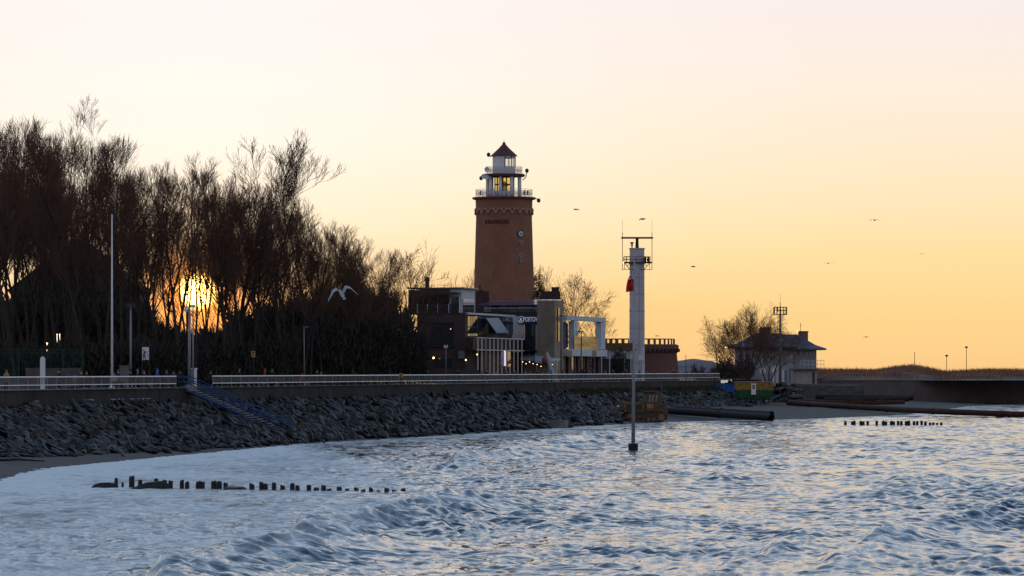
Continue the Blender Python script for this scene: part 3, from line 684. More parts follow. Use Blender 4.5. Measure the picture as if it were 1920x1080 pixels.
for y in (457, 486):
    p2, a2 = on_tower(977, y, .02); d2 = Vector((math.cos(a2), math.sin(a2), 0)); n2 = Vector((math.sin(a2), -math.cos(a2), 0)); h = 3.5*sL if y == 457 else 9*sL
    m_ = MB(); m_.obox(p2-d2*.28-n2*.2, d2*.56, n2*.26, p2.z-h, p2.z+h*.8); w_ = m_.build('window', M_glass, root)
    m_ = MB(); m_.tube([p2-d2*.4+Vector((0, 0, -h)), p2-d2*.4+Vector((0, 0, h*.6)), p2-d2*.2+Vector((0, 0, h)), p2+d2*.2+Vector((0, 0, h)), p2+d2*.4+Vector((0, 0, h*.6)), p2+d2*.4+Vector((0, 0, -h))], .10, 5); m_.build('surround', M_brickl, w_)
p, a = on_tower(923, 508, .3)
m_ = MB(); m_.tube([p-Vector((.2, 0, .5)), p, p+Vector((.12, 0, .35))], .06, 5); m_.build('wall_bracket', M_grey, root)

# ------------------------------------------------------------------ buildings along the promenade
M_brown = mat('brown_cladding', (.060, .038, .038), .8, var=.25, scale=.4)
M_brown2 = mat('dark_brown_panel', (.045, .022, .022), .7, var=.3)
M_slat = mat('pale_slat', (.62, .57, .55), .5, var=.08)
M_tan = mat('tan_timber', (.27, .21, .17), .85, var=.22, scale=.7)
M_gw = mat('grey_white_render', (.50, .54, .60), .8, var=.1)
M_roofm = mat('roof_sheet', (.10, .12, .15), .4, metal=.3, var=.2)
O = at(872, 0, 475); O.z = 0; OO = O.copy()
UO = NV                                    # outward of a sea-facing wall
def front_block(px0, px1, D, y0, y1, depth, name, m_, root):   # box whose camera-facing end spans px0..px1; D is at px1
    Q = at(px1, 0, D); Q.z = 0; s0 = solve(Q, NV, px0); P = Q+NV*s0; b = MB(); b.obox(P, Q-P, U*depth, ZP if y1 is None else zat(y1, D), zat(y0, D)); b.build(name, m_, root); return Q
fdir = -NV
def FP(root, name, Q, px0, px1, y0, y1, m_, th=.12, back=0.0):      # element on the camera-facing plane through Q
    b = MB(); pbox(b, Q-U*(.003+back), NV, px0, px1, y0, y1, th, -U); return b.build(name, m_, root)
def SP(root, name, Q, px0, px1, y0, y1, m_, th=.12, off=0.0):       # element on the sea-facing plane through Q
    b = MB(); pbox(b, Q+NV*(.003+off), U, px0, px1, y0, y1, th, NV); return b.build(name, m_, root)
# 1. brown restaurant
R1 = empty('restaurant_building', (OO.x-4, OO.y+8, ZP), 'dark brown flat-roofed restaurant with slatted glazed sea front', 'building')
Q1 = front_block(782, 872, 475, 588, None, 25, 'wall', M_brown, R1)
b = MB(); s0 = solve(Q1, NV, 780); b.obox(Q1+NV*s0-U*.1, NV*(-s0+.3), U*25.2, zat(588, 475)+.003, zat(586.6, 475)); b.build('roof_edge', M_dark, R1)
w = FP(R1, 'window', Q1, 808, 850, 606, 647, M_glass, .05); FP(w, 'frame', Q1, 806.5, 851.5, 604, 606, M_dark, .2); FP(w, 'frame', Q1, 806.5, 851.5, 647, 650, M_dark, .3); FP(w, 'mullion', Q1, 828, 829, 606, 647, M_dark, .1, .05); FP(w, 'transom', Q1, 808, 850, 615, 616, M_dark, .09, .05)
FP(R1, 'window', Q1, 812, 848, 672, 690, M_glass, .05)
lampm = emat('warm_lamp', (1, .62, .3), 5.0)
def bulb(root, px, py, D, r_=.16, m_=lampm):
    b = MB(); b.sphere(at(px, py, D), r_, 8, 5); return b.build('wall_lamp', m_, root, True)
bulb(R1, 813, 671, 474.5, .13); bulb(R1, 845, 617, 474, .08, emat('dim_lamp', (1, .5, .2), 1.5)); bulb(R1, 895, 664.5, 478, .1); bulb(R1, 873.5, 675, 473, .1)
# sea front
for a, c in ((876, 881), (882.5, 885), (886.5, 889), (890, 894)):
    SP(R1, 'window', Q1, a, c, 593, 612, M_glass, .08); SP(R1, 'window', Q1, a, c, 614, 630, M_glass, .08)
SP(R1, 'fascia', Q1, 872, 962, 588.5, 592, M_gw, .35)
SP(R1, 'window', Q1, 897, 906, 594, 627, M_glass, .08); SP(R1, 'window', Q1, 907, 931, 594, 627, M_glass, .08)
SP(R1, 'window', Q1, 934, 943, 594, 629, M_glass, .08); SP(R1, 'window', Q1, 945, 955, 594, 629, M_glass, .08); SP(R1, 'window', Q1, 956.5, 961, 594, 628, M_glass, .08)
b = MB(); b.v = []; 
pA_, pB_ = Q1+U*solve(Q1, U, 902)+NV*2.2, Q1+U*solve(Q1, U, 925)+NV*2.2
b.add([(pA_.x, pA_.y, zat(624, 482)), (pB_.x, pB_.y, zat(624, 490)), (pB_.x-NV.x*1.5, pB_.y-NV.y*1.5, zat(596, 490)), (pA_.x-NV.x*1.5, pA_.y-NV.y*1.5, zat(596, 482)),
       (pA_.x-.1, pA_.y-.1, zat(624, 482)-.1), (pB_.x-.1, pB_.y-.1, zat(624, 490)-.1), (pB_.x-NV.x*1.6, pB_.y-NV.y*1.6, zat(596, 490)-.1), (pA_.x-NV.x*1.6, pA_.y-NV.y*1.6, zat(596, 482)-.1)],
      [(0, 1, 2, 3), (4, 7, 6, 5), (0, 4, 5, 1), (1, 5, 6, 2), (2, 6, 7, 3), (3, 7, 4, 0)])
b.build('tilted_skylight', mat('skylight_blue', (.05, .09, .13), .45, var=.2), R1)
FP(R1, 'gable_panel', Q1+NV*2.3+U*14, 900, 931, 595, 626, mat('blue_curtain', (.04, .07, .11), .5, var=.15), .1)
SP(R1, 'balcony_panel', Q1, 862+11, 895, 633, 655, M_brown2, 1.0)
b = MB(); b.obox(Q1-U*.4, NV*2.4, U*32, zat(657, 480), zat(655.5, 480)); b.build('balcony_floor', M_dark, R1)
P3 = Q1+NV*2.4
SP(R1, 'slat_backing', Q1, 896, 980, 636, 655, M_brown2, .6)
SP(R1, 'balcony_rail', P3, 893, 981, 634, 635.3, M_slat, .12); SP(R1, 'balcony_rail', P3, 893, 981, 656.2, 657.6, M_slat, .12)
n = 12
for k in range(n):
    px = 895.5+(978-895.5)*k/(n-1); SP(R1, 'slat', P3, px-.4, px+.4, 635.5, 656, M_slat, .07); SP(R1, 'slat', P3, px-.4, px+.4, 658, 700, M_slat, .07)
SP(R1, 'glazing', Q1, 896, 980, 660, 702, mat('dark_red_interior', (.07, .022, .02), .5), .3)
SP(R1, 'door', P3, 950, 956, 659, 688, M_glass, .1); FP(R1, 'menu_board', Q1, 860, 871, 658, 672, mat('board_grey', (.16, .17, .19), .6), .15, .3)
SP(R1, 'lit_door', P3, 944.5, 947, 658, 686, emat('door_light', (.95, .9, 1), .6), .12, .1); SP(R1, 'poster', P3, 938.5, 944, 660, 684, mat('poster_pink', (.42, .30, .34), .6), .1, .1)
# 2. upper white storey on top of the restaurant (set back)
R2 = empty('penthouse', (OO.x-4, OO.y+14, zat(588, 480)), 'pale set-back upper storey with glass balustrades on the brown restaurant', 'building')
Qc = at(866, 0, 492); Qc.z = 0; zr0, zr1 = zat(588, 492)+.02, zat(541, 492)
b = MB(); s0 = solve(Qc, NV, 843); s1 = solve(Qc, U, 890); b.obox(Qc+NV*s0, NV*-s0, U*s1, zr0, zr1); b.build('wall', M_gw, R2)
b = MB(); s0 = solve(Qc+U*8, NV, 766); b.obox(Qc+U*8+NV*s0, NV*(-s0-2), U*4, zr0, zat(543, 500)); b.build('brown_wall', M_brown, R2)
Qg = at(776, 0, 493); Qg.z = 0; b = MB(); b.obox(Qg-NV*.4, NV*.4, U*solve(Qg, U, 815), zr0, zat(557, 497)); b.build('glass_wing', M_brown, R2)
SP(R2, 'window', Qg, 777, 795, 559, 587, M_glass, .06); SP(R2, 'window', Qg, 796.5, 814, 559, 587, M_glass, .06)
b = MB(); s0 = solve(Qc, NV, 764); b.obox(Qc+NV*s0-U*.6, NV*(-s0+.5), U*(s1+.9), zr1+.003, zat(538.8, 492)); b.build('roof', M_roofm, R2)
b = MB(); s0 = solve(Qc, NV, 820); s2 = solve(Qc, NV, 864); b.obox(Qc+NV*s0-U*2.2, NV*(s2-s0), U*2, zat(550, 490), zat(547.5, 490)); b.build('canopy', M_brown, R2)
SP(R2, 'window', Qc, 867.5, 888, 561, 587, M_glass, .08); FP(R2, 'door', Qc, 846, 861, 556, 587, M_glass, .08, .1)
FP(R2, 'door_frame', Qc, 861, 862.2, 556, 587, M_lw, .1, .2)
FP(R2, 'glass_balustrade', Q1+U*1.5, 782, 862, 569.5, 587, M_rail_glass, .04)
for px in (782, 801, 820.5, 841, 861): FP(R2, 'baluster', Q1+U*1.2, px, px+.7, 569, 587, M_lw, .06)
b = MB(); q = at(801, 0, 494); b.lathe((q.x, q.y), [(.3, zat(541, 494)), (.28, zat(527, 494)), (.38, zat(526, 494)), (.3, zat(521, 494)), (.1, zat(519, 494))], 10); b.build('flue', M_dark, R2)
# 3. grey middle building with the name sign
R3 = empty('restaurant_building', (at(960, 0, 512).x, 515, ZP), 'grey middle restaurant block carrying the round emblem and blue name sign', 'building')
Q3 = front_block(890, 1012, 504, 588, None, 16, 'wall', M_gw, R3)
b = MB(); s0 = solve(Q3, NV, 888); b.obox(Q3+NV*s0-U*.2, NV*(-s0), U*12, zat(590.6, 504), zat(588, 504)+.25); b.build('parapet', M_dark, R3)
b = MB(); Qd = Q3+U*4; s0 = solve(Qd, NV, 908); b.obox(Qd+NV*s0, NV*(-s0), U*8, zat(588, 508)+.3, zat(567, 508)); b.build('upper_wall', M_brown, R3)
b = MB(); s0 = solve(Qd, NV, 905); q0 = Qd+NV*s0; q1 = Qd+NV*.3
zz0, zz1 = zat(572, 504), zat(562, 512)
b.add([(q0.x-U.x*3.5, q0.y-U.y*3.5, zz0), (q1.x-U.x*3.5, q1.y-U.y*3.5, zz0), (q1.x+U.x*8, q1.y+U.y*8, zz1), (q0.x+U.x*8, q0.y+U.y*8, zz1),
       (q0.x-U.x*3.5, q0.y-U.y*3.5, zz0+.12), (q1.x-U.x*3.5, q1.y-U.y*3.5, zz0+.12), (q1.x+U.x*8, q1.y+U.y*8, zz1+.12), (q0.x+U.x*8, q0.y+U.y*8, zz1+.12)],
      [(0, 3, 2, 1), (4, 5, 6, 7), (0, 1, 5, 4), (1, 2, 6, 5), (2, 3, 7, 6), (3, 0, 4, 7)]); b.build('glass_roof', glassmat('blue_roof_glass', (.05, .09, .17), .12), R3)
for k in range(7):
    px = 908+k*15.5; FP(R3, 'window', Qd, px, px+13, 572, 587, M_glass if k % 3 else mat('pale_blind', (.42, .38, .36)), .08)
FP(R3, 'balcony_rail', Q3, 908, 1007, 577, 577.8, M_lw, .05); 
b = MB()
for k in range(33): pbox(b, Q3-U*.01, NV, 909+k*3, 909.5+k*3, 578, 588, .04, -U)
b.build('balcony_bars', M_grey, R3)
FP(R3, 'window', Q3, 985, 1004, 606, 657, M_glass, .1); FP(R3, 'window_frame', Q3, 982.5, 984.7, 606, 657, M_lw, .12)
FP(R3, 'window', Q3, 973, 982, 610, 632, mat('peach_reflection', (.62, .46, .36)), .08)  # matte pane with the peach sky reflection put into its colour
SGN = FP(R3, 'sign_board', Q3, 972, 1016, 591.5, 607, mat('sign_blue', (.012, .035, .12), .5, var=.15), .2, .1)
M_sw = emat('sign_white_glow', (.80, .84, .92), .12)  # white of letters and emblem, with a faint glow of its own
pc = Q3-U*.36+NV*(solve(Q3, NV, 994.8)+.35); text_obj('sign_letters', 'PORTOWA', .92, .03, M_sw, (pc.x, pc.y, zat(599, 503)), NV, SGN, width=2.55)
pc = Q3-U*.32+NV*solve(Q3, NV, 977.5)
b = MB(); b.tube([(pc+NV*.42*math.cos(t)+Vector((0, 0, zat(599, 503)+.45*math.sin(t)))) for t in [2*math.pi*k/20 for k in range(21)]], .045, 5)
b.tube([pc-NV*.14+Vector((0, 0, zat(603, 503))), pc-NV*.06+Vector((0, 0, zat(597.5, 503))), pc+Vector((0, 0, zat(595.5, 503)))], [.1, .07, .05], 5); b.tube([pc+NV*.14+Vector((0, 0, zat(603, 503))), pc+NV*.06+Vector((0, 0, zat(597.5, 503))), pc+Vector((0, 0, zat(595.5, 503)))], [.1, .07, .05], 5)
b.build('emblem', M_sw, SGN)
# awnings over the terrace
M_aw = mat('awning_cloth', (.30, .34, .36), .8, var=.15)
for i, (a, c, y0, y1, D) in enumerate([(976, 1010, 658, 671, 500), (1003, 1040, 661, 676, 498)]):
    b = MB(); x0, x1 = at(a, 0, D).x, at(c, 0, D).x; z0, z1 = zat(y1, D), zat(y0, D)
    b.add([(x0, D, z0), (x1, D, z0-.2), (x1, D+4, z1-.1), (x0, D+4, z1), (x0, D, z0-.3), (x1, D, z0-.5), (x1, D+4, z1-.2), (x0, D+4, z1-.1)], [(0, 1, 2, 3), (4, 7, 6, 5), (0, 4, 5, 1), (1, 5, 6, 2), (2, 6, 7, 3), (3, 7, 4, 0)])
    rt = empty('awning', ((x0+x1)/2, D+2, ZP), ['pale grey terrace awning below the name sign', 'pale terrace awning in front of the tan clad tower'][i], 'awning'); b.build('canopy', M_aw, rt)
    for x in (x0+.2, x1-.2): b = MB(); b.tube([(x, D+.1, ZP), (x, D+.1, z0-.2)], .06, 6); b.build('post', M_grey, rt)
    for k in range(5): bb = MB(); bb.sphere((x0+(x1-x0)*(k+.6)/5.2, D+.8, z0-.55-.25*(k % 2)), .055, 6, 4); bb.build('lamp', lampm, rt)
# 4. tan clad tower
R4 = empty('tan_tower', (at(1025, 0, 503).x, 505, ZP), 'tan timber clad box tower with a narrow glazed side beside the name sign', 'building')
Q4 = front_block(1007, 1040, 500, 563, None, 5.0, 'wall', M_tan, R4)
b = MB(); 
for k in range(11):
    px = 1008+k*3.1; pbox(b, Q4-U*.003, NV, px, px+.5, 563.5, 690, .05, -U)
b.build('cladding_battens', mat('tan_dark', (.13, .10, .085), .8), R4)
SP(R4, 'window', Q4, 1041.5, 1048.5, 577, 594, M_glass, .06); SP(R4, 'window', Q4, 1041.5, 1048.5, 603, 640, M_glass, .06); SP(R4, 'mullion', Q4, 1044.6, 1045.4, 577, 640, M_dark, .1, .06); SP(R4, 'transom', Q4, 1041, 1049, 616, 617, M_dark, .1, .06)
# chimney block behind
b = MB(); q = at(1012, 0, 530); b.obox(q, Vector((3.0, 0, 0)), Vector((0, 3, 0)), ZP, zat(546, 530)); q = at(1034, 0, 530.5); b.obox(q, Vector((1.1, 0, 0)), Vector((0, 1.5, 0)), ZP, zat(538, 530))
b.thing('chimney_block', M_brown2, 'dark brick chimney block rising behind the tan tower', 'chimney')
b = MB(); q = at(892, 0, 520); b.obox(q, Vector((1.9, 0, 0)), Vector((0, 2, 0)), ZP, zat(546, 520))
for px in (896, 900, 903, 906): b.tube([at(px, 548, 520.8), at(px, 541+(px != 900)*2.5-(px == 900)*6, 520.8)], .12, 6)
b.thing('chimney_block', M_brown2, 'dark chimney block with pipes at the foot of the lighthouse', 'chimney')
# 5. white frame building
R5 = empty('frame_building', (at(1088, 0, 522).x, 524, ZP), 'white open frame building with glass balcony right of the tan tower', 'building')
Q5 = at(1051, 0, 506); Q5.z = 0
SP(R5, 'frame_beam', Q5, 1051, 1125, 594, 602, M_gw, .9); SP(R5, 'frame_post', Q5, 1066, 1073.5, 602.2, 655, M_gw, .8); SP(R5, 'frame_post', Q5, 1117, 1125, 602.2, 655, M_gw, .8)
SP(R5, 'floor_band', Q5, 1051, 1125, 655.2, 668, M_gw, 1.1)
b = MB(); s1 = solve(Q5, U, 1066); b.obox(Q5-NV*3.5, U*s1, NV*3.2, ZP, zat(604, 510)); b.build('back_wall', mat('blue_grey_wall', (.16, .19, .23), .7), R5)
s2 = solve(Q5, U, 1125); b = MB(); b.obox(Q5-NV*4.5, U*s2, NV*4.49, ZP, zat(659, 515)); b.build('wall', M_brown2, R5)
SP(R5, 'glass_wall', Q5, 1053, 1064, 606, 652, M_glass, .1, -.28)
SP(R5, 'balcony_panel', Q5, 1076, 1088.5, 631, 655, M_glass, .06, .85); SP(R5, 'balcony_panel', Q5, 1090.5, 1120, 631, 655, M_glass, .06, .85)
SP(R5, 'open_window', Q5, 1076, 1086, 604, 616, glassmat('blue_glass', (.02, .07, .14)), .1, -.5)
b = MB(); Q = at(1082, 622, 512); b.box(Q, (1.1, .8, .25)); b.build('awning_box', M_gw, R5)
for px in (1064, 1110): FP(R5, 'shield_sign', Vector((at(px+9, 0, 505).x, 505, 0)), px, px+9, 657, 669.5, mat('shield_tan', (.42, .33, .27), .6), .1, 0)
SP(R5, 'shopfront', Q5, 1053, 1124, 668.3, 705, M_dark, .1)
for i, px in enumerate((1062, 1068, 1073, 1080, 1085, 1090, 1097, 1103, 1109, 1118)):
    SP(R5, 'ground_pillar', Q5, px, px+(3 if i % 3 else 4.5), 668.5, 705, M_glass if i % 3 == 1 else M_brown2, .3, .12)

# 6. low pavilions between frame building and fort
R6 = empty('pavilion', (at(1150, 0, 540).x, 541, ZP), 'low white kiosk row with a flat tan roof between the frame building and the fort', 'kiosk')
b = MB(); a_, c_ = at(1121, 0, 540).x, at(1186, 0, 540).x
b.obox((a_, 540), (c_-a_, 0), (0, 4), zat(673, 540), zat(657, 540)); b.build('sign_band', mat('kiosk_white', (.38, .42, .48), .6, var=.1), R6)
b = MB(); b.obox((a_, 540.3), (c_-a_, 0), (0, 4), ZP, zat(673.1, 540)); b.build('wall', M_dark, R6)
b = MB(); b.obox((a_-.2, 539.5), (c_-a_+.8, 0), (0, 5), zat(656.8, 540), zat(654, 540)); b.obox((a_, 541), (c_-a_+.4, 0), (0, 4), zat(653.8, 540), zat(643, 540)); b.build('roof', mat('ochre_wood', (.12, .075, .045), .8), R6)
for px in (1128, 1143, 1158, 1171, 1183): b = MB(); b.tube([at(px, 705, 539.6), at(px, 657, 539.6)], .07, 6); b.build('post', M_lw, R6)
for k, t_ in enumerate(('PIZZA', 'RYBY')): pass
b = MB(); b.lathe((0, 0), [(.1, 0), (.55, 0), (.55, .08)], 16); q = at(1131, 665, 539.8); b.v = [(v[0]+q.x, q.y-v[2], q.z+v[1]) for v in b.v]; b.build('round_emblem', M_dark, R6)
# 7. round brick fort
FD = 572.0; fx1 = at(1272, 0, FD).x; frad = 7.2; fc = (fx1-frad, FD)
R7 = empty('brick_fort', (fc[0], fc[1], ZP), 'low round brick fort with flared parapet and railing beside the radar tower', 'fort')
M_fort = mat('fort_brick', (.13, .055, .042), .9, var=.3, scale=.5, brick=3, bump=.2)
zf = lambda y: zat(y, FD-frad)
m_ = MB(); m_.lathe(fc, [(frad+.2, ZP), (frad-.25, zf(662)), (frad+.05, zf(659)), (frad+.05, zf(647)), (frad-.3, zf(645)), (.1, zf(645))], 56); m_.build('wall', M_fort, R7)
m_ = MB()
for k in range(60):
    t = 2*math.pi*k/60; m_.box((fc[0]+(frad+.1)*math.cos(t), fc[1]+(frad+.1)*math.sin(t), zf(656.5)), (.28, .28, .5), Matrix.Rotation(t, 3, 'Z'))
m_.build('corbels', mat('fort_dark', (.055, .028, .024), .9), R7)
for k in range(40):
    t = 2*math.pi*k/40+.03; m_ = MB(); m_.box((fc[0]+(frad-.6)*math.cos(t), fc[1]+(frad-.6)*math.sin(t), zf(640)), (.12, .28, 9.5*FD/F), Matrix.Rotation(t, 3, 'Z')); m_.build('railing_post', mat('railing_brown', (.14, .075, .045), .7), R7)
m_ = MB(); m_.tube([(fc[0]+(frad-.6)*math.cos(2*math.pi*k/48), fc[1]+(frad-.6)*math.sin(2*math.pi*k/48), zf(635)) for k in range(49)], .05, 5); m_.build('handrail', M_dark, R7)
# 8. radar tower
TD = 562.0; q0, q1 = at(1181, 0, TD).x, at(1208, 0, TD).x; tx = (q0+q1)/2; zt = lambda y: zat(y, TD)
R8 = empty('radar_tower', (tx, TD+1.1, ZP), 'slim white radar tower with steel platform and long scanner bar', 'tower')
M_tw = mat('tower_white', (.50, .47, .51), .7, var=.14, scale=.5)
w2 = (q1-q0)/2; m_ = MB(); m_.lathe((tx, TD+1.1), [(w2*1.06*1.12, ZP), (w2*1.12, zt(478)), (w2*1.12, zt(467))], 8, R(22.5), R(382.5)); m_.build('shaft', M_tw, R8)
m_ = MB(); m_.lathe((tx, TD+1.1), [(w2*1.12, zt(467)), (w2*1.22, zt(466.5)), (w2*1.22, zt(464.8)), (.05, zt(464.8))], 8, R(22.5), R(382.5)); m_.build('cap', M_tw, R8)
for k, yy in enumerate((520, 552, 584, 616, 648, 680)):
    m_ = MB(); rj = w2*(1.12+.0672*(yy-478)/227)+.012; m_.lathe((tx, TD+1.1), [(rj, zt(yy)), (rj+.01, zt(yy)+.05), (rj, zt(yy)+.1)], 8, R(22.5), R(382.5)); m_.build('casting_joint', mat('joint_grey', (.30, .27, .29), .8), R8)
m_ = MB()
for s_ in (-.2, .2): m_.tube([at(1201, 700, TD)+Vector((s_, -.35, 0)), at(1201, 492, TD)+Vector((s_, -.25, 0))], .022, 4)
for k in range(46): m_.tube([at(1201, 698-k*4.5, TD)+Vector((-.2, -.3, 0)), at(1201, 698-k*4.5, TD)+Vector((.2, -.3, 0))], .014, 3)
m_.build('ladder', mat('ladder_grey', (.28, .26, .28), .6), R8)
m_ = MB(); m_.obox((at(1169, 0, TD).x, TD-.5), (54*TD/F, 0), (0, 3.2), zt(493), zt(491)); m_.build('platform', M_dark, R8)
m_ = MB(); xa, xb = at(1170, 0, TD).x, at(1219, 0, TD).x
for yy in (TD-.4, TD+2.6):
    for zz in (481, 486): m_.tube([(xa, yy, zt(zz)), (xb, yy, zt(zz))], .04, 5)
    for px in (1170, 1175, 1181, 1208, 1213, 1219): x = at(px, 0, TD).x; m_.tube([(x, yy, zt(491)), (x, yy, zt(481))], .04, 5)
m_.build('platform_railing', mat('rust_red_metal', (.18, .09, .08), .7), R8)
m_ = MB()
for s, (e0, e1) in ((-1, (1171, 1181)), (1, (1218, 1208))):
    m_.tube([at(e0, 493, TD), at(e1, 505, TD)], .06, 5); m_.tube([at(e1, 493, TD), at((e0+e1)/2, 499, TD)], .05, 5); m_.tube([at(e0, 493, TD), at(e0, 505, TD)], .04, 5)
m_.tube([at(1167, 505, TD), at(1222, 505.6, TD)], .045, 5); m_.build('platform_bracing', mat('rust_red_metal', (.18, .09, .08)), R8)
for px in (1167, 1222.5): m_ = MB(); m_.tube([at(px, 506, TD), at(px, 436, TD)], .05, 5); m_.tube([at(px, 436, TD), at(px, 412, TD)], .018, 4); m_.build('whip_antenna', M_dark, R8)
m_ = MB(); m_.box(at(1194.5, 446, TD), (60*TD/F, .3, .28)); m_.build('scanner_bar', mat('scanner_brown', (.12, .06, .06), .6), R8, bevel=.04)
m_ = MB(); m_.tube([at(1194.5, 465, TD+.9), at(1194.5, 450, TD+.3), at(1194.5, 447, TD)], [.28, .22, .3], 8); m_.build('scanner_mast', M_dark, R8)
m_ = MB(); m_.tube([at(1185, 465, TD+.9), at(1185, 457, TD+.9), at(1185, 454, TD+.9)], [.08, .16, .3], 8); m_.tube([at(1181.5, 465, TD+.9), at(1181.5, 455, TD+.9), at(1188, 455, TD+.9)], .035, 4); m_.build('beacon', M_dark, R8)
for px in (1209, 1215): m_ = MB(); m_.box(at(px, 487, TD), (.4, .4, .8)); m_.build('equipment_box', M_dark, R8)

# ------------------------------------------------------------------ villa on the right
VD = 628.0; zv = lambda y: zat(y, VD); vx = lambda px: at(px, 0, VD).x
R9 = empty('villa', (vx(1455), VD+4, ZP), 'pale villa with dark hipped roof and two chimneys by the far wall', 'villa')
M_vw = mat('villa_wall', (.30, .29, .33), .85, var=.12, scale=.5); M_vw2 = mat('villa_base', (.36, .31, .29), .85, var=.15); M_vr = mat('villa_roof', (.085, .085, .11), .55, var=.2, scale=1, bump=.2)
m_ = MB(); m_.obox((vx(1378), VD), (vx(1487)-vx(1378), 0), (0, 9), 2.0, zv(650)); m_.build('wall', M_vw, R9)
m_ = MB(); m_.obox((vx(1487)+.003, VD+1.2), (vx(1532)-vx(1487), 0), (0, 7), zv(692.5), zv(652)); m_.build('wing_wall', M_vw, R9)
m_ = MB(); m_.obox((vx(1486), VD+.7), (vx(1532.5)-vx(1486), 0), (0, 7.5), zv(720), zv(693)); m_.build('basement_wall', M_vw2, R9)
m_ = MB(); m_.obox((vx(1480), VD-.2), (vx(1536)-vx(1480), 0), (0, 8.5), zv(692.9), zv(691)); m_.build('balcony_floor', M_conc, R9)
def hip(x0, x1, y0, y1, ze, zr, rx0, rx1, fl=.35):
    b = MB(); ym = (y0+y1)/2; mid = .5
    ring = lambda f, zz: [(x0+(rx0-x0)*f, y0+(ym-y0)*f, zz), (x1+(rx1-x1)*f, y0+(ym-y0)*f, zz), (x1+(rx1-x1)*f, y1+(ym-y1)*f, zz), (x0+(rx0-x0)*f, y1+(ym-y1)*f, zz)]
    vs = ring(0, ze-.25)+ring(0, ze)+ring(.35, ze+(zr-ze)*.25)+ring(.8, ze+(zr-ze)*.80)+ring(.97, zr)
    fs = [(3, 2, 1, 0)]
    for l in range(4):
        for k in range(4): fs.append((l*4+k, l*4+(k+1) % 4, l*4+4+(k+1) % 4, l*4+4+k))
    fs.append((16, 17, 18, 19)); return b.add(vs, fs)
hip(vx(1366), vx(1492), VD-1.6, VD+10.5, zv(649.5), zv(624), vx(1424), vx(1462)).build('roof', M_vr, R9)
hip(vx(1440), vx(1549), VD-.7, VD+9.5, zv(653.5), zv(626.5), vx(1450), vx(1496)).build('roof', M_vr, R9)
for a, c, yt, yb, nm in ((1427, 1447, 615, 640, ''), (1500, 1518, 622, 645, '')):
    b = MB(); b.obox((vx(a), VD+3.2), (vx(c)-vx(a), 0), (0, 1.3), zv(yb), zv(yt)); ch = b.build('chimney', mat('chimney_brick', (.20, .12, .10), .9), R9)
    b = MB(); b.obox((vx(a)-.1, VD+3.1), (vx(c)-vx(a)+.2, 0), (0, 1.5), zv(yt)+.003, zv(yt)+.15); b.build('chimney_cap', M_dark, ch)
b = MB(); b.tube([at(1501, 640, VD+3), at(1501, 605, VD+3)], .04, 4); b.tube([at(1499.5, 611, VD+3), at(1502.5, 609, VD+3)], .03, 4); b.build('roof_antenna', M_dark, R9)
for px in (1490.5, 1501, 1511.5, 1519, 1525):
    b = MB(); b.obox((vx(px), VD+1.197), (.40, 0), (0, -.08), zv(678), zv(659)); w = b.build('window', M_glass, R9)
    b = MB(); b.obox((vx(px)-.08, VD+1.10), (.56, 0), (0, -.1), zv(679.5), zv(678.3)); b.build('sill', M_lw, w)
for px in (1385, 1400, 1415, 1432, 1450, 1468):
    b = MB(); b.obox((vx(px), VD-.003), (.6, 0), (0, -.08), zv(684), zv(664)); b.build('window', M_glass, R9)
b = MB(); b.obox((vx(1524), VD+.697), (.38, 0), (0, -.08), zv(719), zv(698)); b.build('door', M_dark, R9)
b = MB()
for zz in (675.5, 683): b.tube([(vx(1500), VD-.1, zv(zz)), (vx(1545), VD-.1, zv(zz)), (vx(1545), VD+6, zv(zz))], .035, 5)
for px in (1500, 1508, 1516, 1524, 1533, 1539, 1545): b.tube([at(px, 692, VD-.1), at(px, 675, VD-.1)], .03, 4)
b.build('balcony_railing', M_lw, R9)
# ground under the villa and stepped terraces
b = MB(); b.obox((vx(1300), VD-14), (vx(1536)-vx(1300), 0), (0, 13), -.3, 3.2); 
o = b.build('terrace_ground', M_concd, None); tag(o, kind='structure')
b = MB(); 
for k in range(5): b.obox((vx(1455), VD-14.5-k*1.3), (vx(1605)-vx(1455)-k*.9, 0), (0, 20+k*1.3), -.3, 3.85-k*.55+.002*k)
b.thing('terrace_steps', mat('step_concrete', (.085, .082, .090), .9, var=.3, scale=.8), 'wide dark concrete terraces stepping down from the villa to the beach', 'steps')
# white parasols / round tent beside villa
for i, (px, py, rx, lb) in enumerate([(1456, 692, 9.5, 'cream round parasol nearest the villa basement'), (1430, 696, 6.5, 'smaller cream parasol under the bare tree')]):
    q = at(px, py, 612); rt = empty('parasol', (q.x, q.y, ZP-.7), lb, 'parasol'); b = MB(); rx_ = rx*612/F
    b.lathe((q.x, q.y), [(rx_, q.z-.45), (rx_*1.02, q.z-.15), (rx_*.8, q.z+.25), (rx_*.4, q.z+.5), (.03, q.z+.6)], 12); b.build('canopy', mat('cream_cloth', (.50, .44, .36), .8), rt)
    b = MB(); b.tube([(q.x, q.y, ZP-.7), (q.x, q.y, q.z+.5)], .05, 6); b.build('pole', M_lw, rt)
for i, px in enumerate((1450, 1458, 1468, 1474, 1481)):
    b = MB(); b.box(at(px, 707, 611)+Vector((0, 0, 0)), (.28, .28, 2.2)); b.thing('gate_post', M_lw if i < 3 else M_conc, 'pale square post of the villa garden gate', 'post', 'gate posts by the villa')
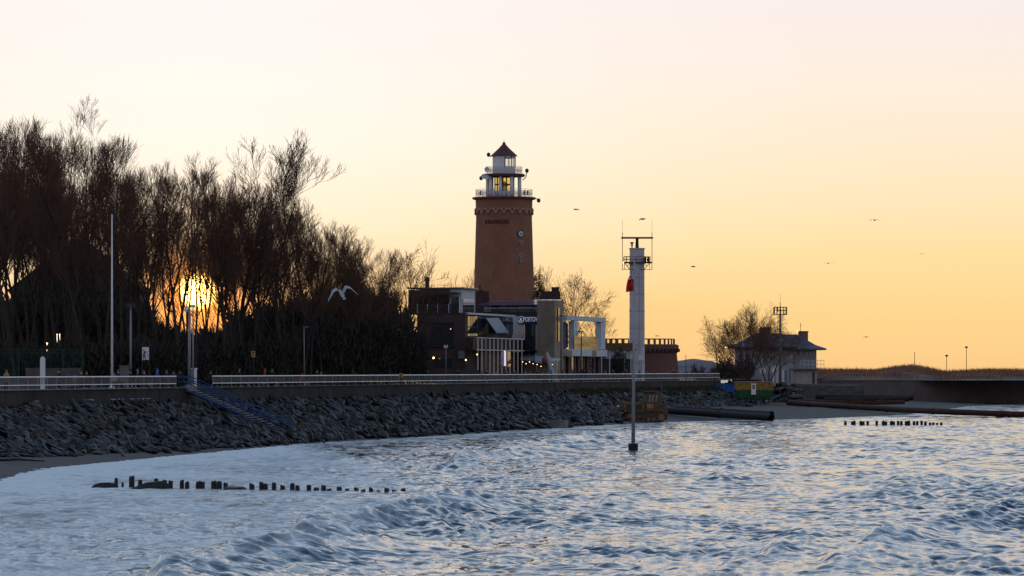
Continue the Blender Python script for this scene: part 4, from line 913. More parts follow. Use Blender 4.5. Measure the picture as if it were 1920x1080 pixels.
# mast with round cage
MD = 606.0; R10 = empty('antenna_mast', (at(1463, 0, MD).x, MD, 3.3), 'tall grey mast topped by a railed cage beside the villa', 'mast')
b = MB(); b.tube([at(1463, 718, MD), at(1463, 640, MD), at(1463, 590, MD)], [.24, .2, .15], 8); b.build('pole', M_grey, R10, True)
b = MB()
for y in (576, 582, 590): b.tube([at(1463, y, MD)+Vector((1.12*math.cos(2*math.pi*k/16), 1.12*math.sin(2*math.pi*k/16), 0)) for k in range(17)], .05, 4)
for k in range(12): p = at(1463, 590, MD)+Vector((1.12*math.cos(2*math.pi*k/12), 1.12*math.sin(2*math.pi*k/12), 0)); b.tube([p, p+Vector((0, 0, 14.5*MD/F))], .045, 4)
b.build('cage', M_dark, R10)
b = MB(); b.lathe((at(1463, 0, MD).x, MD), [(.1, zat(590.5, MD)), (1.1, zat(590.5, MD)), (1.1, zat(589.5, MD)), (.1, zat(589.5, MD))], 16); b.build('cage_floor', M_dark, R10)
b = MB(); b.tube([at(1463, 590, MD), at(1463, 567, MD)], .06, 5); b.tube([at(1463, 567, MD), at(1463, 550, MD)], .02, 4); b.box(at(1457, 580, MD), (.35, .3, .8)); b.build('aerial', M_dark, R10)
b = MB(); 
for k in range(24): b.tube([at(1458.5, 712-k*4.8, MD), at(1461.3, 712-k*4.8, MD)], .02, 4)
b.tube([at(1458.5, 714, MD), at(1458.5, 596, MD)], .025, 4); b.build('ladder', M_grey, R10)

# ------------------------------------------------------------------ dunes
def hill(name, prof_pts, D0, D1, zb, m_, seed, rough=.5, nx=260, ny=40):
    xs = np.linspace(prof_pts[0][0], prof_pts[-1][0], nx); v = np.linspace(0, 1, ny)
    PX, VV_ = np.meshgrid(xs, v); D = D0+(D1-D0)*VV_; top = np.interp(PX, [p[0] for p in prof_pts], [p[1] for p in prof_pts])
    zt_ = HC+(HZ-top)/F*((D0+D1)/2); X_ = (PX-CX)/F*D; sh = np.sin(np.pi*np.clip(VV_, 0, 1))**.7
    Z_ = zb+(zt_-zb)*sh+rough*sh*vnoise(X_, D*1.0, 9, seed)*.5
    i_ = np.arange(PX.size).reshape(PX.shape); q_ = np.stack([i_[:-1, :-1], i_[:-1, 1:], i_[1:, 1:], i_[1:, :-1]], -1).reshape(-1, 4)
    return tag(link(name, npmesh(name, np.stack([X_, D, Z_], -1).reshape(-1, 3), q_, m_)), kind='structure')
M_dune = mat('dune_grass_ground', (.10, .06, .05), .95, var=.4, scale=.15, tint=(.20, .17, .16), bump=.4)
DP = [(1500, 694), (1560, 695), (1640, 697), (1680, 690), (1710, 688), (1740, 693), (1770, 699), (1800, 698), (1850, 696), (1920, 696), (2050, 695)]
hill('dunes', DP, 668, 760, 4.5, M_dune, 61, .45)
hill('dunes', [(1225, 696), (1262, 678), (1300, 673), (1335, 676), (1372, 690), (1420, 700)], 645, 700, ZP, mat('grey_dune', (.15, .14, .155), .95, var=.25, scale=.2), 62, .3)
# dune grass: many thin blades
r = np.random.RandomState(9); n = 26000; px = r.uniform(1490, 2000, n); v = r.uniform(0.02, .62, n); D = 668+92*v
top = np.interp(px, [p[0] for p in DP], [p[1] for p in DP]); ztp = HC+(HZ-top)/F*714; Xg = (px-CX)/F*D
Zg = 4.5+(ztp-4.5)*np.sin(np.pi*v)**.7+.45*np.sin(np.pi*v)**.7*vnoise(Xg, D, 9, 61)*.5-.05
dens = vnoise(Xg, D, 14, 77); keep = (dens+r.uniform(-.5, .5, n)) > -.15; Xg, D, Zg = Xg[keep], D[keep], Zg[keep]; n = len(Xg)
hg = r.uniform(.3, .85, n)*(1+.6*(r.rand(n) < .05)); a = r.uniform(0, 6.28, n); w = .05
V = np.stack([np.stack([Xg-w*np.cos(a), D-w*np.sin(a), Zg], -1), np.stack([Xg+w*np.cos(a), D+w*np.sin(a), Zg], -1), np.stack([Xg+r.normal(0, .18, n), D+r.normal(0, .18, n), Zg+hg], -1)], 1).reshape(-1, 3)
tag(link('dune_grass', npmesh('dune_grass', V, np.arange(3*n).reshape(n, 3), mat('dry_grass', (.26, .12, .07), .9, var=.4, scale=.3), False)), 'reddish brown dry grass covering the dunes', 'grass', kind='stuff')
r = np.random.RandomState(19); n = 5000; t_ = r.uniform(rail_px(1050), TE+12, n); off = r.uniform(.6, 2.3, n); P = np.array([tuple(rail(a_, b_)) for a_, b_ in zip(t_, off)]); P[:, 2] = 3.75-(off-.6)*.3
a = r.uniform(0, 6.28, n); hg = r.uniform(.2, .5, n); w = .06
V = np.stack([P+np.stack([-w*np.cos(a), -w*np.sin(a), 0*a], -1), P+np.stack([w*np.cos(a), w*np.sin(a), 0*a], -1), P+np.stack([r.normal(0, .12, n), r.normal(0, .12, n), hg], -1)], 1).reshape(-1, 3)
tag(link('verge_grass', npmesh('verge_grass', V, np.arange(3*n).reshape(n, 3), mat('verge_green', (.045, .045, .022), .9, var=.4), False)), 'dull grass strip between the sea wall and the boulders', 'grass', kind='stuff')

# ------------------------------------------------------------------ bulldozer
def bulldozer():
    rt = empty('bulldozer', (0, 0, 0), 'orange yellow crawler bulldozer parked on the sand below the boulders', 'bulldozer')
    My = mat('dozer_yellow', (.15, .092, .022), .55, var=.35, scale=2); Mo = mat('dozer_orange', (.105, .048, .018), .55, var=.25); Mt = mat('track_steel', (.045, .035, .032), .6, var=.4, scale=5)
    for s in (-1, 1):
        y = s*1.0; L_ = 1.75; pts = []
        for k in range(9): a = math.pi/2+math.pi*k/8; pts.append((-L_+.5*math.cos(a), .52+.5*math.sin(a)))
        for k in range(9): a = -math.pi/2+math.pi*k/8; pts.append((L_+.5*math.cos(a), .52+.5*math.sin(a)))
        b = MB(); b.prism(pts, y-.27, y+.27); tr = b.build('track', Mt, rt)
        b = MB(); per = []
        n_ = len(pts)
        for k in range(n_):
            p0, p1 = Vector(pts[k]), Vector(pts[(k+1) % n_]); d_ = (p1-p0).length; m2 = max(1, int(d_/.2))
            for j in range(m2): per.append((p0.lerp(p1, (j+.5)/m2), math.atan2((p1-p0).y, (p1-p0).x)))
        for c_, a_ in per: b.box((c_.x, y, c_.y), (.07, .6, .12), Matrix.Rotation(-a_, 3, 'Y'))
        b.build('grousers', Mt, tr)
        for x, rd in ((-L_, .36), (L_, .38), (-.9, .2), (-.3, .2), (.3, .2), (.9, .2)):
            b = MB(); q = [(x+rd*math.cos(2*math.pi*k/16), (.52 if rd > .3 else .28)+rd*math.sin(2*math.pi*k/16)) for k in range(16)]; b.prism(q, y+s*.0-.31, y+.31); b.build('wheel', mat('wheel_orange', (.20, .09, .04), .7), tr)
    b = MB(); b.box((-.2, 0, .95), (3.2, 1.3, .7)); b.build('chassis', Mo, rt)
    b = MB(); b.prism([(-2.35, 1.25), (-2.35, 2.15), (-2.25, 2.28), (.05, 2.12), (.05, 1.1), (-2.2, 1.1)], -.6, .6); b.build('hood', My, rt, bevel=.04)
    b = MB(); b.box((-1.2, -.62, 1.6), (1.8, .05, .7)); b.build('engine_side', M_dark, rt)
    b = MB(); b.prism([(.07, 1.1), (.07, 2.2), (.35, 3.2), (1.75, 3.25), (1.95, 2.2), (1.95, 1.1)], -.75, .75); cb = b.build('cab', Mo, rt, bevel=.05)
    b = MB(); b.box((1.02, 0, 3.36), (1.95, 1.8, .14)); b.build('cab_roof', Mo, cb, bevel=.03)
    for x in (.5, .85, 1.25): b = MB(); b.box((x+.08, -.77, 2.62), (.22, .05, .8), Matrix.Rotation(R(8), 3, 'Y')); b.build('window', mat('pale_window', (.17, .17, .19), .3), cb)
    b = MB(); b.box((.6, -.77, 1.75), (.75, .05, .5)); b.build('door_panel', mat('pale_orange', (.30, .16, .08), .6), cb)
    b = MB(); b.tube([(-.9, .1, 2.15), (-.9, .1, 3.1)], .09, 8); b.tube([(-.6, -.2, 2.15), (-.6, -.2, 2.8)], .06, 8); b.build('exhaust', M_dark, rt)
    b = MB(); b.prism([(-3.35, .1), (-3.1, .15), (-3.25, .7), (-3.05, 1.35), (-3.25, 1.5), (-3.5, .9), (-3.5, .4)], -1.7, 1.7); b.build('blade', mat('blade_brown', (.08, .045, .035), .6), rt)
    for s in (-1, 1): b = MB(); b.tube([(-3.2, s*1.45, .4), (0, s*1.42, .5)], .11, 6); b.tube([(-3.1, s*.6, 1.25), (-1.9, s*.66, 1.7)], .07, 6); b.build('push_arm', Mo, rt)
    b = MB(); b.box((2.35, 0, 1.0), (.5, 1.2, .5)); b.tube([(2.1, .3, 1.6), (2.9, .3, 2.05)], .06, 5); b.prism([(2.6, .2), (2.75, .2), (2.8, 1.3), (2.5, 1.3)], -.2, .2); b.build('ripper', Mo, rt)
    for s in (-.25, .25): b = MB(); b.box((-2.9, s, 1.75), (.12, .2, .18)); b.build('headlight', M_lw, rt)
    return rt
bd = bulldozer(); q = at(1206, 0, 446); bd.location = (q.x, q.y, bz(q.x, q.y)-.05); bd.rotation_euler = (0, 0, R(12)); bd.scale = (1.1, 1.1, 1.1)

# ------------------------------------------------------------------ site wagon
def wagon():
    rt = empty('site_wagon', (0, 0, 0), 'yellow over green corrugated site wagon on wheels with white door', 'wagon')
    Mg = mat('wagon_green', (.012, .085, .038), .6, var=.3, scale=2); Myw = mat('wagon_yellow', (.32, .17, .03), .6, var=.25, scale=2)
    def ring(z0, z1, e0, e1, nm, m_):
        b = MB(); w0, d0 = 2.95-e0, 1.2-e0*.4; w1, d1 = 2.95-e1, 1.2-e1*.4
        vs = [(-w0, -d0, z0), (w0, -d0, z0), (w0, d0, z0), (-w0, d0, z0), (-w1, -d1, z1), (w1, -d1, z1), (w1, d1, z1), (-w1, d1, z1)]
        b.add(vs, [(0, 3, 2, 1), (4, 5, 6, 7), (0, 1, 5, 4), (1, 2, 6, 5), (2, 3, 7, 6), (3, 0, 4, 7)])
        for k in range(24):
            x = -2.8+k*5.6/23; b.box((x, -(d0+d1)/2-.02, (z0+z1)/2), (.07, .06, z1-z0-.06))
        return b.build(nm, m_, rt)
    ring(.85, 2.15, .45, .05, 'lower_panel', Mg); ring(2.153, 3.35, .05, .0, 'upper_panel', Myw)
    b = MB(); b.box((0, 0, 3.42), (6.1, 2.6, .12)); b.build('roof', mat('wagon_roof', (.28, .26, .24), .7), rt)
    b = MB(); b.box((-.15, -1.27, 2.3), (.75, .08, 1.75)); dr = b.build('door', M_white, rt); b = MB(); b.box((-.15, -1.315, 2.65), (.42, .04, .65)); b.build('window', M_glass, dr)
    for k in range(5): b = MB(); b.box((-2.2+k*.9+(k > 2)*.8, -1.24, 3.05), (.12, .08, .2)); b.build('vent', M_dark, rt)
    b = MB(); b.box((0, 0, .72), (5.2, 1.6, .2)); b.tube([(-2.6, 0, .7), (-4.1, 0, .45)], .06, 5); b.build('chassis', M_dark, rt)
    for x in (-1.9, 1.9):
        for s in (-1, 1):
            b = MB(); b.prism([(x+.42*math.cos(2*math.pi*k/18), .42+.42*math.sin(2*math.pi*k/18)) for k in range(18)], s*.95-.13, s*.95+.13); w_ = b.build('wheel', M_dark, rt)
            b = MB(); b.prism([(x+.18*math.cos(2*math.pi*k/12), .42+.18*math.sin(2*math.pi*k/12)) for k in range(12)], s*.95-.15, s*.95+.15); b.build('hub', M_grey, w_)
    return rt
wg = wagon(); wg.location = at(1413, 757, 566); wg.rotation_euler = (0, 0, R(3)); wz = wg.location.z
b = MB(); q = at(1413, 0, 566)
V = []; 
hp = [(-14, 10, 0), (-8, 6, 1.0), (-3, 3, 1.0), (5, 4, 1.0), (14, 8, .5)]
nx, ny = 40, 22; vs = []; fs_ = []
for j in range(ny):
    for i in range(nx):
        u_, v_ = i/(nx-1)*2-1, j/(ny-1)*2-1; h = max(0, 1-(u_**4+v_**4)); x, y = q.x-4+u_*19, q.y+12+v_*19
        flat = min(1, 1.6*h); vs.append((x, y, -.2+(wz+.18)*flat+.03*math.sin(x*1.3)*math.sin(y*.9)-.02))
for j in range(ny-1):
    for i in range(nx-1): fs_.append((j*nx+i, j*nx+i+1, (j+1)*nx+i+1, (j+1)*nx+i))
o = b.add(vs, fs_).build('sand_terrace', mat('sand_brown', (.10, .075, .06), .9, var=.3, scale=.4, bump=.3), None, True); tag(o, kind='structure')
rr = random.Random(77)
# boulders tumbling past the wagon to the terrace (right end of riprap)
for i in range(46):
    px = rr.uniform(1340, 1385) if i < 24 else rr.uniform(1448, 1500); D = rr.uniform(575, 600) if i < 24 else rr.uniform(588, 606); py = rr.uniform(720, 748)
    o = link('boulder', rmesh[rr.randrange(9)]); q = at(px, py, D); s = rr.uniform(.7, 1.2); o.matrix_world = rock_matrix((q.x, q.y, q.z, s, (rr.gauss(0, .3), rr.gauss(.3, .3), rr.uniform(0, 6)), 0))
    tag(o, 'dark boulder in the heaps either side of the yellow and green wagon', 'boulder', 'boulders beside the wagon')
# blue skip and red machine left of the wagon
rt = empty('skip', at(1362, 735, 575), 'blue skip container on the slope left of the wagon', 'skip')
b = MB(); c_ = at(1364, 728, 575); w_ = 2.0; b.add([(c_.x-1.1, c_.y-.8, c_.z-.6), (c_.x+1.0, c_.y-.8, c_.z-.6), (c_.x+1.0, c_.y+.8, c_.z-.6), (c_.x-1.1, c_.y+.8, c_.z-.6), (c_.x-1.5, c_.y-1, c_.z+.6), (c_.x+1.3, c_.y-1, c_.z+.6), (c_.x+1.3, c_.y+1, c_.z+.6), (c_.x-1.5, c_.y+1, c_.z+.6)], [(0, 3, 2, 1), (4, 5, 6, 7), (0, 1, 5, 4), (1, 2, 6, 5), (2, 3, 7, 6), (3, 0, 4, 7)]); b.build('bin', mat('skip_blue', (.02, .11, .42), .5, var=.2), rt)
b = MB(); b.box(c_+Vector((0, 0, .65)), (2.9, 2.05, .1)); b.build('rim', M_blue, rt)
for i, px in enumerate((1343, 1349, 1355)):
    b = MB(); b.lathe((0, 0), [(.02, 0), (.26, 0), (.28, .1), (.28, .8), (.26, .9), (.02, .9)], 12); q = at(px, 729, 572); b.v = [(v[0]+q.x, v[1]+q.y, v[2]+q.z) for v in b.v]
    b.thing('barrel', mat('barrel_blue', (.03, .10, .20), .5), 'blue grey barrel standing in the row left of the skip', 'barrel', 'barrels beside the skip')

# ------------------------------------------------------------------ pipes, blocks, posts
M_rust = mat('rusty_pipe', (.055, .020, .014), .75, var=.35, scale=1.5); M_dpipe = mat('dark_pipe', (.020, .014, .015), .65, var=.3)
def pipe(pts, rad, m_, label, hollow=True):
    b = MB(); b.tube(pts, rad, 14, cap=not hollow)
    if hollow:
        b.tube(pts, rad*.88, 14, cap=False)
    A_, B_ = Vector(pts[0]), Vector(pts[-1]); nf = max(2, int((B_-A_).length/12)); segs_ = list(zip(pts[:-1], pts[1:]))
    for (p_, q_) in segs_:
        p_, q_ = Vector(p_), Vector(q_); d_ = (q_-p_).normalized(); m2 = max(1, int((q_-p_).length/11))
        for j in range(m2): c_ = p_.lerp(q_, (j+.5)/m2); b.tube([c_-d_*.07, c_+d_*.07], rad*1.16, 14)
    return b.thing('pipe', m_, label, 'pipe', smooth=True)
pa = at(1254, 770, 470); pb_ = at(1447, 783, 452); pipe([pa, pb_], .46, M_dpipe, 'thick dark pipe lying from the bulldozer towards the water, nearer of the pair')
pipe([at(1262, 766, 479), at(1447, 777, 462)], .42, M_dpipe, 'thick dark pipe lying just behind the nearer one by the bulldozer')
pipe([at(1478, 755, 560), at(1560, 760, 545), at(1700, 769, 515), at(1800, 773, 505), at(1960, 779, 492)], .42, M_rust, 'long rusty dredging pipe running across the beach into the sea', False)
pipe([at(1500, 752, 575), at(1600, 756, 562), at(1695, 754, 565)], .33, M_rust, 'shorter rusty pipe on the sand behind the long pipe')
pipe([at(1530, 744, 590), at(1712, 746, 585)], .42, M_dpipe, 'dark pipe on top of the stack before the far wall')
pipe([at(1545, 750, 583), at(1705, 748, 580)], .42, M_dpipe, 'dark pipe lowest in the stack before the far wall')
for i, (px, py) in enumerate(((1480, 752), (1508, 756), (1600, 752), (1640, 755))):
    q = at(px, py, 560); b = MB(); b.box(q, (3.5, .5, .4), Matrix.Rotation(R(-8+i*6), 3, 'Z')); b.thing('beam', M_rust, ['short rusty beam at the inland end of the long pipe', 'rusty beam lying across the two rusty pipes', 'rusty beam in front of the pipe stack', 'rusty beam near the right end of the pipe stack'][i], 'beam')
for i, (px, py, D, sx) in enumerate(((1390, 760, 545, 1.2), (1404, 760, 543, 1.6), (1650, 752, 572, 1.3))):
    q = at(px, py, D); o = link('rubble', rmesh[i]); o.matrix_world = rock_matrix((q.x, q.y, q.z, .5*sx, (0, .2, i), 0)); 
    tag(o, ['dark lump of rubble under the left wagon wheel', 'lump of rubble on the sand in front of the wagon', 'lump of rubble beside the pipe stack'][i], 'rubble')
# concrete block at the foot of the boulders
b = MB(); q = at(1048, 0, 404); b.box((q.x, q.y, bz(q.x, q.y)+.38), (1.9, 1.3, 1.0), Matrix.Rotation(R(-14), 3, 'Z')); b.thing('concrete_block', M_conc, 'square concrete block on the sand at the foot of the boulders', 'block', bevel=.05)
# driftwood
q = at(45, 874, 246); b = MB(); b.tube([(q.x-2, q.y, .35), (q.x-.5, q.y+.4, .4), (q.x+1.4, q.y, .3)], [.1, .09, .05], 6); b.thing('driftwood', M_wet, 'dark piece of driftwood on the sand at the left', 'driftwood', smooth=True)

def stump(px, ytop, D, w_, name='groyne_post', label='', group=''):
    rq = random.Random(int(px*7)); q = at(px, 0, D); zt_ = zat(ytop, D); b = MB(); n = 9; vs = []; rad = w_*D/F/2
    for zz, k_ in ((-1.0, 1.05), (zt_-.12, 1.0), (zt_, .9)):
        for k in range(n):
            a = 2*math.pi*k/n; rj = rad*k_*(1+.08*math.sin(k*2.3+px)); vs.append((q.x+rj*math.cos(a), q.y+rj*math.sin(a), zz+(rq.uniform(-.05, .06) if zz == zt_ else 0)))
    b.add(vs, [(i*n+k, i*n+(k+1) % n, (i+1)*n+(k+1) % n, (i+1)*n+k) for i in range(2) for k in range(n)]+[tuple(2*n+k for k in range(n))])
    return b.thing(name, M_wet, label, 'post', group, base=(q.x, q.y, 0))
near_posts = [(218, 897, 7), (230, 906, 5), (247, 893, 10), (263, 900, 9), (293, 898, 9), (309, 900, 8), (320, 901, 9), (341, 901, 8), (351, 904, 9), (372, 903, 10), (379, 903, 10), (401, 902, 11), (411, 903, 10), (423, 905, 8), (472, 907, 10), (490, 904, 9), (498, 908, 9), (514, 906, 9), (530, 910, 9),
              (548, 907, 9), (558, 911, 9), (579, 909, 9), (593, 914, 10), (607, 911, 10), (617, 916, 9), (636, 913, 10), (651, 917, 9), (668, 915, 9), (681, 918, 9), (696, 915, 9), (710, 919, 8), (725, 916, 9), (739, 919, 9), (756, 917, 9)]
for px, yt, w_ in near_posts: stump(px, yt, dat(np.interp(px, [200, 800], [914, 923])), w_, label='dark worn timber stump in the nearer groyne row in the surf', group='stumps of the nearer groyne')
for px in (1585, 1598, 1602, 1614, 1619, 1627, 1644, 1656, 1661, 1671, 1676, 1684, 1690, 1699, 1704, 1714, 1720, 1728, 1735, 1744, 1750, 1757, 1765):
    stump(px, 789+(px % 3)*.8+(px > 1735)*2.5, dat(797), 5.2, label='small dark timber stump in the farther groyne row in the sea', group='stumps of the farther groyne')
for i, (px, sx, sz, lb) in enumerate(((200, 1.0, .5, 'low wet rock at the left end of the nearer groyne'), (285, 1.35, .75, 'rounded wet rock among the nearer groyne stumps'), (443, 1.25, .45, 'wet timber block between the nearer groyne stumps'))):
    D = dat(914+i*2); q = at(px, 0, D); me_ = rmesh[i+3].copy(); me_.materials.clear(); me_.materials.append(M_wet); o = link('groyne_rock', me_); o.matrix_world = Matrix.Translation((q.x, q.y, .02)) @ Matrix.Diagonal((sx*.85, .6, sz*.62, 1)); tag(o, lb, 'rock')

# ------------------------------------------------------------------ poles, lamps, signs
def pole_thing(name, px, ytop, D, r0, r1, m_, label, cat, zb=ZP, group=None, lean=0):
    q = at(px, 0, D); rt = empty(name, (q.x, q.y, zb), label, cat, group); zt_ = zat(ytop, D); b = MB()
    b.tube([(q.x-lean, q.y, zb), (q.x-lean*.5, q.y, (zb+zt_)/2), (q.x, q.y, zt_)], [r0, (r0+r1)/2, r1], 8); b.build('pole', m_, rt, True)
    b = MB(); b.lathe((q.x-lean, q.y), [(r0*2.2, zb), (r0*2.2, zb+.12), (r0*1.1, zb+.3)], 10); b.build('base', m_, rt); return rt, q, zt_
# pole standing in the water with a block foot
rt, q, zt_ = pole_thing('marker_pole', 1189.5, 487, 291, .155, .055, mat('pole_grey', (.30, .31, .34), .5, var=.15), 'tall slim grey pole on a dark block standing in the sea', 'pole', zb=.3, lean=.10)
b = MB(); b.box((q.x-.1, q.y, .1), (.76, .76, .95)); b.build('foot_block', M_wet, rt, bevel=.03)
b = MB(); b.tube([(q.x, q.y, zt_-.6), (q.x, q.y, zt_), (q.x+.12, q.y, zt_+.1), (q.x+.2, q.y, zt_-.15)], .03, 5); b.build('pulley_hook', M_dark, rt)
# flag, hanging in folds
fw = MB(); nfx, nfz = 14, 18; M_fr = mat('flag_red', (.50, .03, .03), .8, var=.15); M_fw2 = mat('flag_white', (.66, .63, .64), .8, var=.1)
for part, (za, zc), m_ in (('white', (508, 523), M_fw2), ('red', (523, 545), M_fr)):
    b = MB(); D = 291
    for j in range(nfz):
        v = j/(nfz-1); y = za+(zc-za)*v
        tot = (y-505)/40; wpx = 4+9*math.sin(min(1, tot)*1.9)
        for i in range(nfx):
            u_ = i/(nfx-1); x = 1189.0-u_*wpx-(2.5*tot*u_); p = at(x, y+u_*3*tot, D); p.y += .16*math.sin(u_*11+v*3)+.05*math.sin(v*9); b.v.append(tuple(p))
    for j in range(nfz-1):
        for i in range(nfx-1): b.f.append((j*nfx+i, j*nfx+i+1, (j+1)*nfx+i+1, (j+1)*nfx+i))
    if part == 'white':
        fr_ = empty('flag', at(1188, 525, 291), 'white and red flag hanging limply near the top of the sea pole', 'flag')
    ob = b.build(part+'_band', m_, fr_, True); sd_ = ob.modifiers.new('thickness', 'SOLIDIFY'); sd_.thickness = .012
# promenade poles
def tD(px, off): return rail(rail_px(px, off), off).y
D = tD(210, -4); pole_thing('flagpole', 210, 402, D, .12, .05, M_white, 'tall thin white flagpole at the left end of the promenade', 'flagpole')
D = tD(245, -6); rt, q, zt_ = pole_thing('floodlight_pole', 245, 572, D, .10, .08, M_grey, 'grey pole with twin floodlights right of the white flagpole', 'floodlight')
for s in (-1, 1): b = MB(); b.box((q.x+s*.25, q.y-.1, zt_-.02), (.34, .3, .42)); b.build('floodlight', M_dark, rt)
b = MB(); b.tube([(q.x-.35, q.y, zt_), (q.x+.35, q.y, zt_)], .04, 5); b.build('crossbar', M_grey, rt)
D = tD(355, -1.5); rt, q, zt_ = pole_thing('camera_mast', 355, 577, D, .15, .11, M_grey, 'thicker of the two grey masts standing at the top of the blue stairs', 'mast')
b = MB(); b.sphere((q.x-.3, q.y-.2, zt_-.2), .2, 10, 6); b.tube([(q.x, q.y, zt_), (q.x-.3, q.y-.2, zt_)], .04, 5); b.build('dome_camera', M_lw, rt)
D = tD(362, -3); rt, q, zt_ = pole_thing('camera_mast', 362, 574, D, .09, .07, M_grey, 'thinner of the two grey masts standing at the top of the blue stairs', 'mast')
b = MB(); b.box((q.x, q.y-.1, zt_), (.5, .25, .3)); b.build('lamp_head', M_lw, rt)
for px, yt, lb in ((570, 613, 'slim grey lamp post in front of the dark wood, middle of the railing'), (742, 618, 'slim grey lamp post left of the brown restaurant')):
    D = tD(px, -5); rt, q, zt_ = pole_thing('lamp_post', px, yt, D, .08, .06, M_grey, lb, 'lamp post'); b = MB(); b.box((q.x+.22, q.y, zt_), (.62, .2, .09)); b.build('lamp_head', M_grey, rt)
for px, yt, D, lb in ((1052, 592, 488, 'dark lamp post beside the tan tower corner'), (1090, 622, 492, 'dark lamp post in front of the peach glass balcony'), (912, 596+32, 466, 'blue grey lamp post in front of the slatted front')):
    rt, q, zt_ = pole_thing('lamp_post', px, yt, D, .09, .06, M_dark if px != 912 else mat('pole_bluegrey', (.10, .14, .2), .5), lb, 'lamp post'); b = MB(); b.box((q.x, q.y, zt_), (.9, .25, .1)); b.build('lamp_head', M_dark, rt)
def sign_post(px, ytop, D, w_, h_, m_face, lb, pm=M_grey, glyph=None):
    rt, q, zt_ = pole_thing('sign_post', px, ytop, D, .045, .045, pm, lb, 'sign'); b = MB(); b.box((q.x, q.y-.08, zt_-h_/2), (w_, .04, h_)); pl = b.build('sign_board', m_face, rt)
    if glyph: glyph(pl, q, zt_)
    return rt
M_so = mat('sign_yellow', (.55, .33, .10), .6, var=.1)
def g_walk(pl, q, zt_):
    b = MB(); M4 = q.x, q.y-.13
    b.box((M4[0]-.16, M4[1], zt_-.25), (.12, .02, .12)); b.box((M4[0]-.12, M4[1], zt_-.55), (.14, .02, .42), Matrix.Rotation(R(15), 3, 'Y')); b.box((M4[0]+.02, M4[1], zt_-.42), (.28, .02, .07), Matrix.Rotation(R(-30), 3, 'Y'))
    b.box((M4[0]-.17, M4[1], zt_-.9), (.08, .02, .4)); b.box((M4[0]-.03, M4[1], zt_-.88), (.08, .02, .38), Matrix.Rotation(R(-18), 3, 'Y')); b.box((M4[0]+.15, M4[1], zt_-.6), (.1, .02, .1)); b.box((M4[0]+.18, M4[1], zt_-.8), (.12, .02, .05))
    b.box((M4[0]+.1, M4[1], zt_-1.15), (.3, .02, .04)); b.build('pictogram', mat('sign_ink', (.03, .04, .06), .7), pl)
D = tD(273, -7); q = at(273, 0, D); rt = empty('notice_board', (q.x, q.y, ZP), 'white notice board with a figure pictogram on two posts', 'sign')
for s in (-1, 1): b = MB(); b.tube([(q.x+s*.33, q.y, ZP), (q.x+s*.33, q.y, zat(648, D))], .04, 5); b.build('post', M_dark, rt)
b = MB(); b.box((q.x, q.y-.06, zat(663, D)), (.62, .05, 24*D/F)); pl = b.build('board', M_white, rt); g_walk(pl, q, zat(652, D))
b = MB(); b.box((q.x, q.y-.05, zat(648.5, D)), (.9, .08, .1)); b.build('top_bar', M_dark, rt)
def g_yel(pl, q, zt_):
    b = MB(); b.box((q.x, q.y-.11, zt_-.17), (.26, .02, .10)); b.box((q.x-.04, q.y-.11, zt_-.4), (.16, .02, .14)); b.build('symbol', mat('sign_ink', (.03, .04, .06)), pl)
sign_post(752, 700, rail(rail_px(752, 1.9), 1.9).y, .42, .46, M_so, 'small square yellow sign on a reddish post at the boulders', mat('post_red', (.10, .03, .02), .7), g_yel)
b_ = bpy.data.objects[-1] if False else None
sign_post(475, 658, tD(475, -4), .40, .62, M_so, 'small yellow sign in front of the dark wood', M_dark, g_yel)
sign_post(757, 664, tD(757, -9), .3, .6, M_so, 'small narrow yellow sign left of the brown restaurant', M_dark)
def g_num(pl, q, zt_):
    b = MB(); b.box((q.x+.06, q.y-.11, zt_-.18), (.06, .02, .25)); b.box((q.x, q.y-.11, zt_-.1), (.1, .02, .05)); b.build('symbol', mat('sign_ink', (.03, .04, .06)), pl)
sign_post(836, 647, 458, .50, .36, M_white, 'small white sign on a thin post before the brown wall', M_grey, g_num)
sign_post(1202, 665, 536, .7, .75, M_lw, 'grey white sign box beside the radar tower foot', M_grey)
for px, yt, lb in ((1715, 660, 'thin pole without lamp on the far wall'), (1775, 668, 'shorter lamp post on the far wall'), (1812, 652, 'taller lamp post on the far wall right side')):
    D = 690; rt, q, zt_ = pole_thing('lamp_post' if px != 1715 else 'thin_pole', px, yt, D, .07, .05, M_dark, lb, 'lamp post' if px != 1715 else 'pole', zb=4.5)
    if px != 1715: b = MB(); b.lathe((q.x, q.y), [(.06, zt_-.1), (.26, zt_), (.3, zt_+.18), (.1, zt_+.28), (.02, zt_+.3)], 10); b.build('lamp_head', M_dark, rt)
for i, px in enumerate((1700, 1808, 1893, 1860)): b = MB(); q = at(px, 0, 686); b.tube([(q.x, q.y, 4.5), (q.x, q.y, 5.4)], .08, 6); b.thing('bollard', M_lw if i != 3 else M_dark, ['short pale post on the far wall near the dune top', 'short pale post beside the tallest far lamp', 'short pale post near the right edge', 'short dark post between the pale ones on the far wall'][i], 'post')
pole_thing('lamp_post', 1286, 665, 600, .06, .05, M_dark, 'little dark lamp post against the grey dune', 'lamp post')

